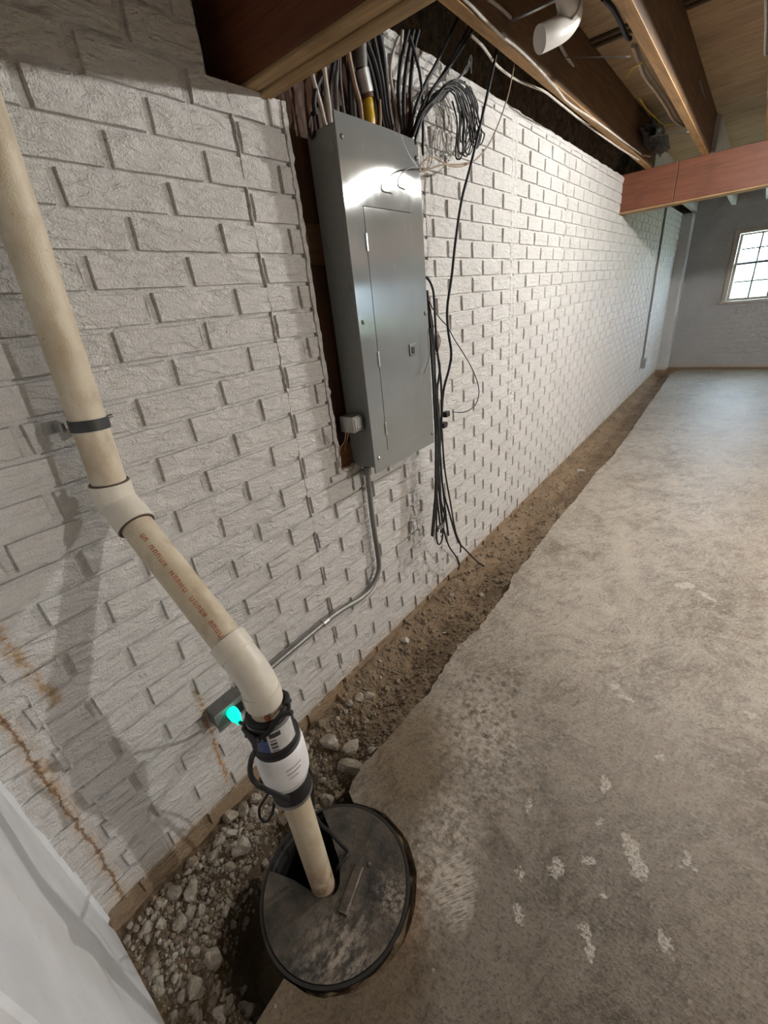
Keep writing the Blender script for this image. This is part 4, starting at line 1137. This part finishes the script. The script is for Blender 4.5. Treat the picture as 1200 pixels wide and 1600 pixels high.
cable('thin_cable', DZ([(205, 340, .08), (250, 430), (330, 530), (400, 610), (470, 740), (560, 880), (640, 1020), (700, 1160), (722, 1280), (700, 1390), (640, 1460), (560, 1495), (450, 1492)]), .0020, M_BLACKCABLE, 'thin black wire making a wide loop right of the panel', 'wire')
hang = [
 ('black', [(190, 290, .07), (200, 450, .08), (215, 700), (240, 950), (245, 1150), (255, 1400), (270, 1700), (272, 2000), (265, 2400), (238, 2760)]),
 ('black', [(185, 230, .06), (200, 380, .08), (240, 600), (235, 860), (262, 1100), (290, 1400), (300, 1700), (290, 2100), (255, 2500), (230, 2780)]),
 ('black', [(195, 300, .06), (215, 550), (250, 760), (262, 1000), (270, 1300), (285, 1600), (275, 1900), (280, 2300), (310, 2600), (330, 2750)]),
 ('black', [(225, 640), (245, 900), (250, 1200), (262, 1500), (275, 1800), (290, 2100), (320, 2450), (345, 2680), (340, 2740)]),
 ('black', [(210, 620), (230, 950), (255, 1250), (300, 1420), (310, 1700), (305, 2050), (315, 2350), (375, 2600), (400, 2740)]),
]
hl = ['leftmost strand of the hanging black cable bundle, ending in a connector', 'second strand of the hanging black bundle, ending at the white bricks', 'third strand of the hanging black bundle, slanting right at its end', 'fourth strand of the hanging black bundle, with a short hooked end', 'fifth strand of the hanging black bundle, splaying right low down']
for (m, pts), lab in zip(hang, hl): cable('hanging_cable', DZ(pts), .0042, M_BLACKCABLE, lab, group='hanging bundle right of the panel')
E5 = lambda l, d=.10: T(l, 3, 400, 500, d)
cable('hanging_cable', E5([(845, 380), (862, 600), (875, 780), (905, 900), (945, 1030), (985, 1080, .09), (1040, 1135, .08), (1095, 1172, .07)]), .0042, M_BLACKCABLE, 'black strand of the bundle trailing right onto the trench dirt', group='hanging bundle right of the panel')
cable('hanging_cable', E5([(868, 480), (885, 700), (912, 860), (935, 990), (958, 1050), (958, 1090)]), .0036, M_BLACKCABLE, 'black strand of the bundle ending short above the trench', group='hanging bundle right of the panel')
cable('hanging_cable', E5([(850, 520), (848, 760), (846, 960), (848, 1030), (858, 1052), (872, 1030), (880, 960), (885, 860)]), .0036, M_BLACKCABLE, 'black strand of the bundle with a narrow U loop at the bottom', group='hanging bundle right of the panel')
cable('hanging_cable', E5([(842, 560), (860, 720), (868, 850), (880, 980), (905, 1060), (935, 1105), (952, 1140), (948, 1172)]), .0036, M_BLACKCABLE, 'black strand of the bundle hooking down to the brown footing', group='hanging bundle right of the panel')
cable('hanging_cable', E5([(830, 60, .08), (850, 160), (862, 230), (850, 330), (858, 470), (868, 700), (888, 900), (902, 1010)]), .004, M_BLACKCABLE, 'black strand of the bundle crossing over its middle', group='hanging bundle right of the panel')
cable('thin_wire', DZ([(215, 540, .08), (280, 640), (320, 740), (300, 840), (262, 900)]), .0016, M_COPPER, 'thin copper wire curl beside the panel edge in the bundle', 'wire')
cable('thin_wire', DZ([(195, 620, .115), (195, 780, .12), (205, 920, .12), (150, 1090, .12)]), .0016, M_GREYCABLE, 'thin grey wire resting against the panel front edge', 'wire')
for px, py, lab in ((697, 647, 'black cable connector with white ring on the bundle'), (693, 664, 'black cable connector block below the ringed one')):
    q = at(px, py, 0, .10); w = .011
    t_ = thing('cable_connector', lab, 'connector', tuple(q))
    MB().box(q - Vector((w, w*1.3, w)), q + Vector((w, w*1.3, w)), .003).build('body', M_BLACKPL, t_)
    MB().lathe([(.007, 0), (.008, .006), (.006, .012)], q + Vector((0, w*1.2, 0)), (0, 1, 0), 12).build('collar', M_WHITEPL if px == 697 else M_BLACKPL, t_)
q = at(688, 822, 0, .104)
t_ = thing('splitter_block', 'small metal coax splitter at the foot of the black bundle', 'splitter', tuple(q))
MB().box(q - Vector((.008, .026, .005)), q + Vector((.008, .026, .005)), .002).build('body', M_DARKSTEEL, t_)
for k in (-.02, 0, .02): MB().lathe([(.004, 0), (.004, .014)], q + Vector((0, k, -.004)), (0, 0, -1), 8).build('port', M_CHROME, t_)

# ------------------------------------------------------------------ things among the joists
Jp = lambda l, z: [at(a, b, 2, z) for a, b in l]
K5 = lambda l, z, xp=None: [at(690 + a/5, b/5, 2, z) if xp is None else at(690 + a/5, b/5, 0, xp) for a, b in l]
cable('joist_cable', K5([(170, -10), (245, 60), (320, 140), (400, 215), (470, 285), (560, 350), (650, 430), (760, 540), (850, 640), (920, 720), (965, 780), (1040, 840), (1150, 910), (1280, 1000), (1420, 1105), (1560, 1205)], 2.10, .190), .0042, M_WHITECABLE, 'white cable running along the side of the nearest joist')
cable('joist_cable', K5([(230, 275), (310, 350), (370, 430), (430, 510), (530, 590), (620, 640), (720, 680), (810, 720), (900, 790), (1000, 870), (1100, 950), (1250, 1060), (1400, 1165), (1540, 1250)], 2.028), .0042, M_WHITECABLE, 'white cable sagging below the nearest joist toward the wall')
cable('joist_cable', K5([(360, -10), (430, 40), (500, 100), (540, 140)], 2.16, .189), .005, M_WHITECABLE, 'white cable stub beside the drain elbow')
F4 = lambda l, z: [at(860 + a/3.53, b/3.53, 2, z) for a, b in l]
cable('joist_cable', F4([(455, 250), (490, 340), (520, 420), (580, 500), (640, 590), (680, 660), (735, 700)], 2.09), .008, M_TANCABLE, 'thick tan cable clipped to the middle joist')
cable('joist_cable', F4([(470, 250), (505, 340), (545, 420), (600, 495), (655, 580), (695, 650), (745, 695)], 2.10), .007, M_WHITECABLE, 'pale cable clipped alongside the thick tan one on middle joist')
cable('joist_cable', F4([(40, 215), (75, 290), (130, 380), (160, 460), (220, 540), (300, 620), (380, 680), (470, 750)], 2.14), .006, M_WHITECABLE, 'pale cable crossing the bay right of the nearest joist')
cable('joist_cable', F4([(140, 330), (200, 400), (270, 490), (340, 550), (420, 610), (460, 680), (510, 735)], 2.20), .006, M_GREYCABLE, 'grey cable along the subfloor between the two joists')
cable('joist_cable', F4([(210, 680), (290, 700), (370, 740), (430, 800), (470, 845), (550, 862)], 2.06), .006, M_TANCABLE, 'tan cable on the nearest joist close to the red beam')
cable('joist_cable', F4([(490, 540), (530, 600), (580, 650), (630, 690), (700, 680)], 2.18), .004, M_YELLOW, 'thin yellow wire drooping between the joists', 'wire')
cable('joist_cable', [at(860 + 500/3.53, 350/3.53, 0, .490)] + F4([(450, 380), (420, 425)], 2.16), .004, M_YELLOW, 'short yellow wire end sticking out under the subfloor', 'wire')
cable('joist_cable', F4([(1190, -10), (1190, 150), (1185, 290), (1195, 300)], 2.06), .005, M_WHITECABLE, 'white cable hanging at the right edge joist')
cable('joist_cable', F4([(820, 440), (850, 550), (880, 680), (910, 790), (915, 830)], 2.2), .005, M_GREYCABLE, 'grey cable right of the middle joist near the red beam')
cable('joist_cable', F4([(290, -10), (340, 40), (385, 120), (420, 200), (440, 215)], 2.12), .008, M_BLACKCABLE, 'black cable bending round the middle joist')
def strapbar(a, b, w, lab):
    d = (b - a).normalized(); s = Vector((-d.y, d.x, 0)).normalized()
    o = MB().prism([a - s*w, b - s*w, b + s*w, a + s*w], (0, 0, .004)).build('joist_brace', M_STEEL); tag(o, lab, 'brace', 'metal joist braces'); return o
strapbar(at(884, 91, 0, .184), at(981, 90, 0, .491), .008, 'flat metal brace between the joists near the drain elbow')
strapbar(at(998, 215, 0, .184), at(1075, 207, 0, .491), .007, 'flat metal brace between the joists close to the red beam')
strapbar(at(800, 34, 0, .184), at(880, -4, 0, .40), .008, 'flat metal brace running to the drain pipe at the top')
# drain elbow
el_ = thing('drain_elbow', 'white plastic drain pipe elbow hanging between the joists', 'drain pipe', (.33, 1.62, 2.1))
pts = smooth_path([at(878, -45, 0, .36), at(886, 4, 0, .36), at(892, 24, 0, .36), at(881, 42, 0, .345), at(862, 53, 0, .325), at(843, 62, 0, .30)], 6)
MB().tube(pts[:9], .030, 20).build('pipe', M_ELBOW, el_, True)
MB().tube(pts[8:], .034, 20).build('elbow', M_ELBOW, el_, True)
MB().tube([pts[8], pts[10]], .0365, 20).build('elbow_collar', M_ELBOW, el_, True)
# crumpled film stuffed over the red beam
fm = MB(); v = []; f = []
c0 = Vector((.250, 3.70, 2.135))
for i in range(17):
    for k in range(18):
        th = math.pi*i/16; ph = 2*math.pi*k/18
        d = Vector((math.sin(th)*math.cos(ph)*.045, math.sin(th)*math.sin(ph)*.34, math.cos(th)*.065))
        s = 1 + .6*noise.noise(d*26) + .35*noise.noise(d*70)
        v.append(c0 + d*s)
for i in range(16):
    for k in range(18): f.append((i*18+k, i*18+(k+1) % 18, (i+1)*18+(k+1) % 18, (i+1)*18+k))
tag(fm.add(v, f).build('crumpled_film', M_FOIL), 'shiny crumpled dark plastic film stuffed above the red beam', 'plastic film')

# ------------------------------------------------------------------ far conduit with box
fc1 = at(1041, 322, 0, .012); fc0 = at(1005.5, 561, 0, .012)
fcd = thing('wall_conduit', 'thin dark conduit running down the far end of the brick wall', 'conduit', tuple(fc0))
MB().tube([(.012, 6.14, 2.03), (.012, 6.14, .375)], .011, 8).build('tube', M_EMT, fcd, True)
for z in (1.6, .9): MB().box((-.002, 6.118, z), (.024, 6.162, z + .018), .002).build('clip', M_STEEL, fcd)
sbx = thing('wall_outlet', 'small grey outlet box at the foot of the far conduit', 'outlet box', (.02, 6.14, .25))
MB().box((-.006, 6.095, .262), (.042, 6.185, .378), .004).build('box', M_STEEL, sbx)
MB().box((.042, 6.09, .257), (.046, 6.19, .383), .002).build('cover_plate', M_EMT, sbx)

# ------------------------------------------------------------------ ceiling bulbs
for i, (x, y, z) in enumerate(BULBS):
    lb_ = thing('ceiling_bulb', ['bare bulb in a porcelain holder beyond the right edge, nearest', 'added fill bulb over the middle of the basement, out of view', 'bare ceiling bulb over the far part of the basement'][i], 'light bulb', (x, y, 2.275), 'bare bulbs on the ceiling')
    MB().box((x - .06, y - .06, z + .10), (x + .06, y + .06, z + .12), .003).build('mounting_board', M_RAW, lb_)
    MB().box((x - .02, y - .02, z + .12), (x + .02, y + .02, 2.275)).build('hanger_block', M_RAW, lb_)
    MB().lathe([(.05, .10), (.05, .085), (.03, .07), (.024, .045)], (x, y, z), n=20).build('holder', M_PORCELAIN, lb_, True)
    m_ = MB(); bm = bmesh.new(); bmesh.ops.create_uvsphere(bm, u_segments=16, v_segments=10, radius=.036)
    me = bpy.data.meshes.new('bulb'); bm.to_mesh(me); bm.free(); me.materials.append(M_BULB if i == 0 else M_BULBFILL)
    b_ = link('bulb', me, lb_); b_.location = (x, y, z)
    for pl_ in me.polygons: pl_.use_smooth = True
bpy.context.view_layer.update()
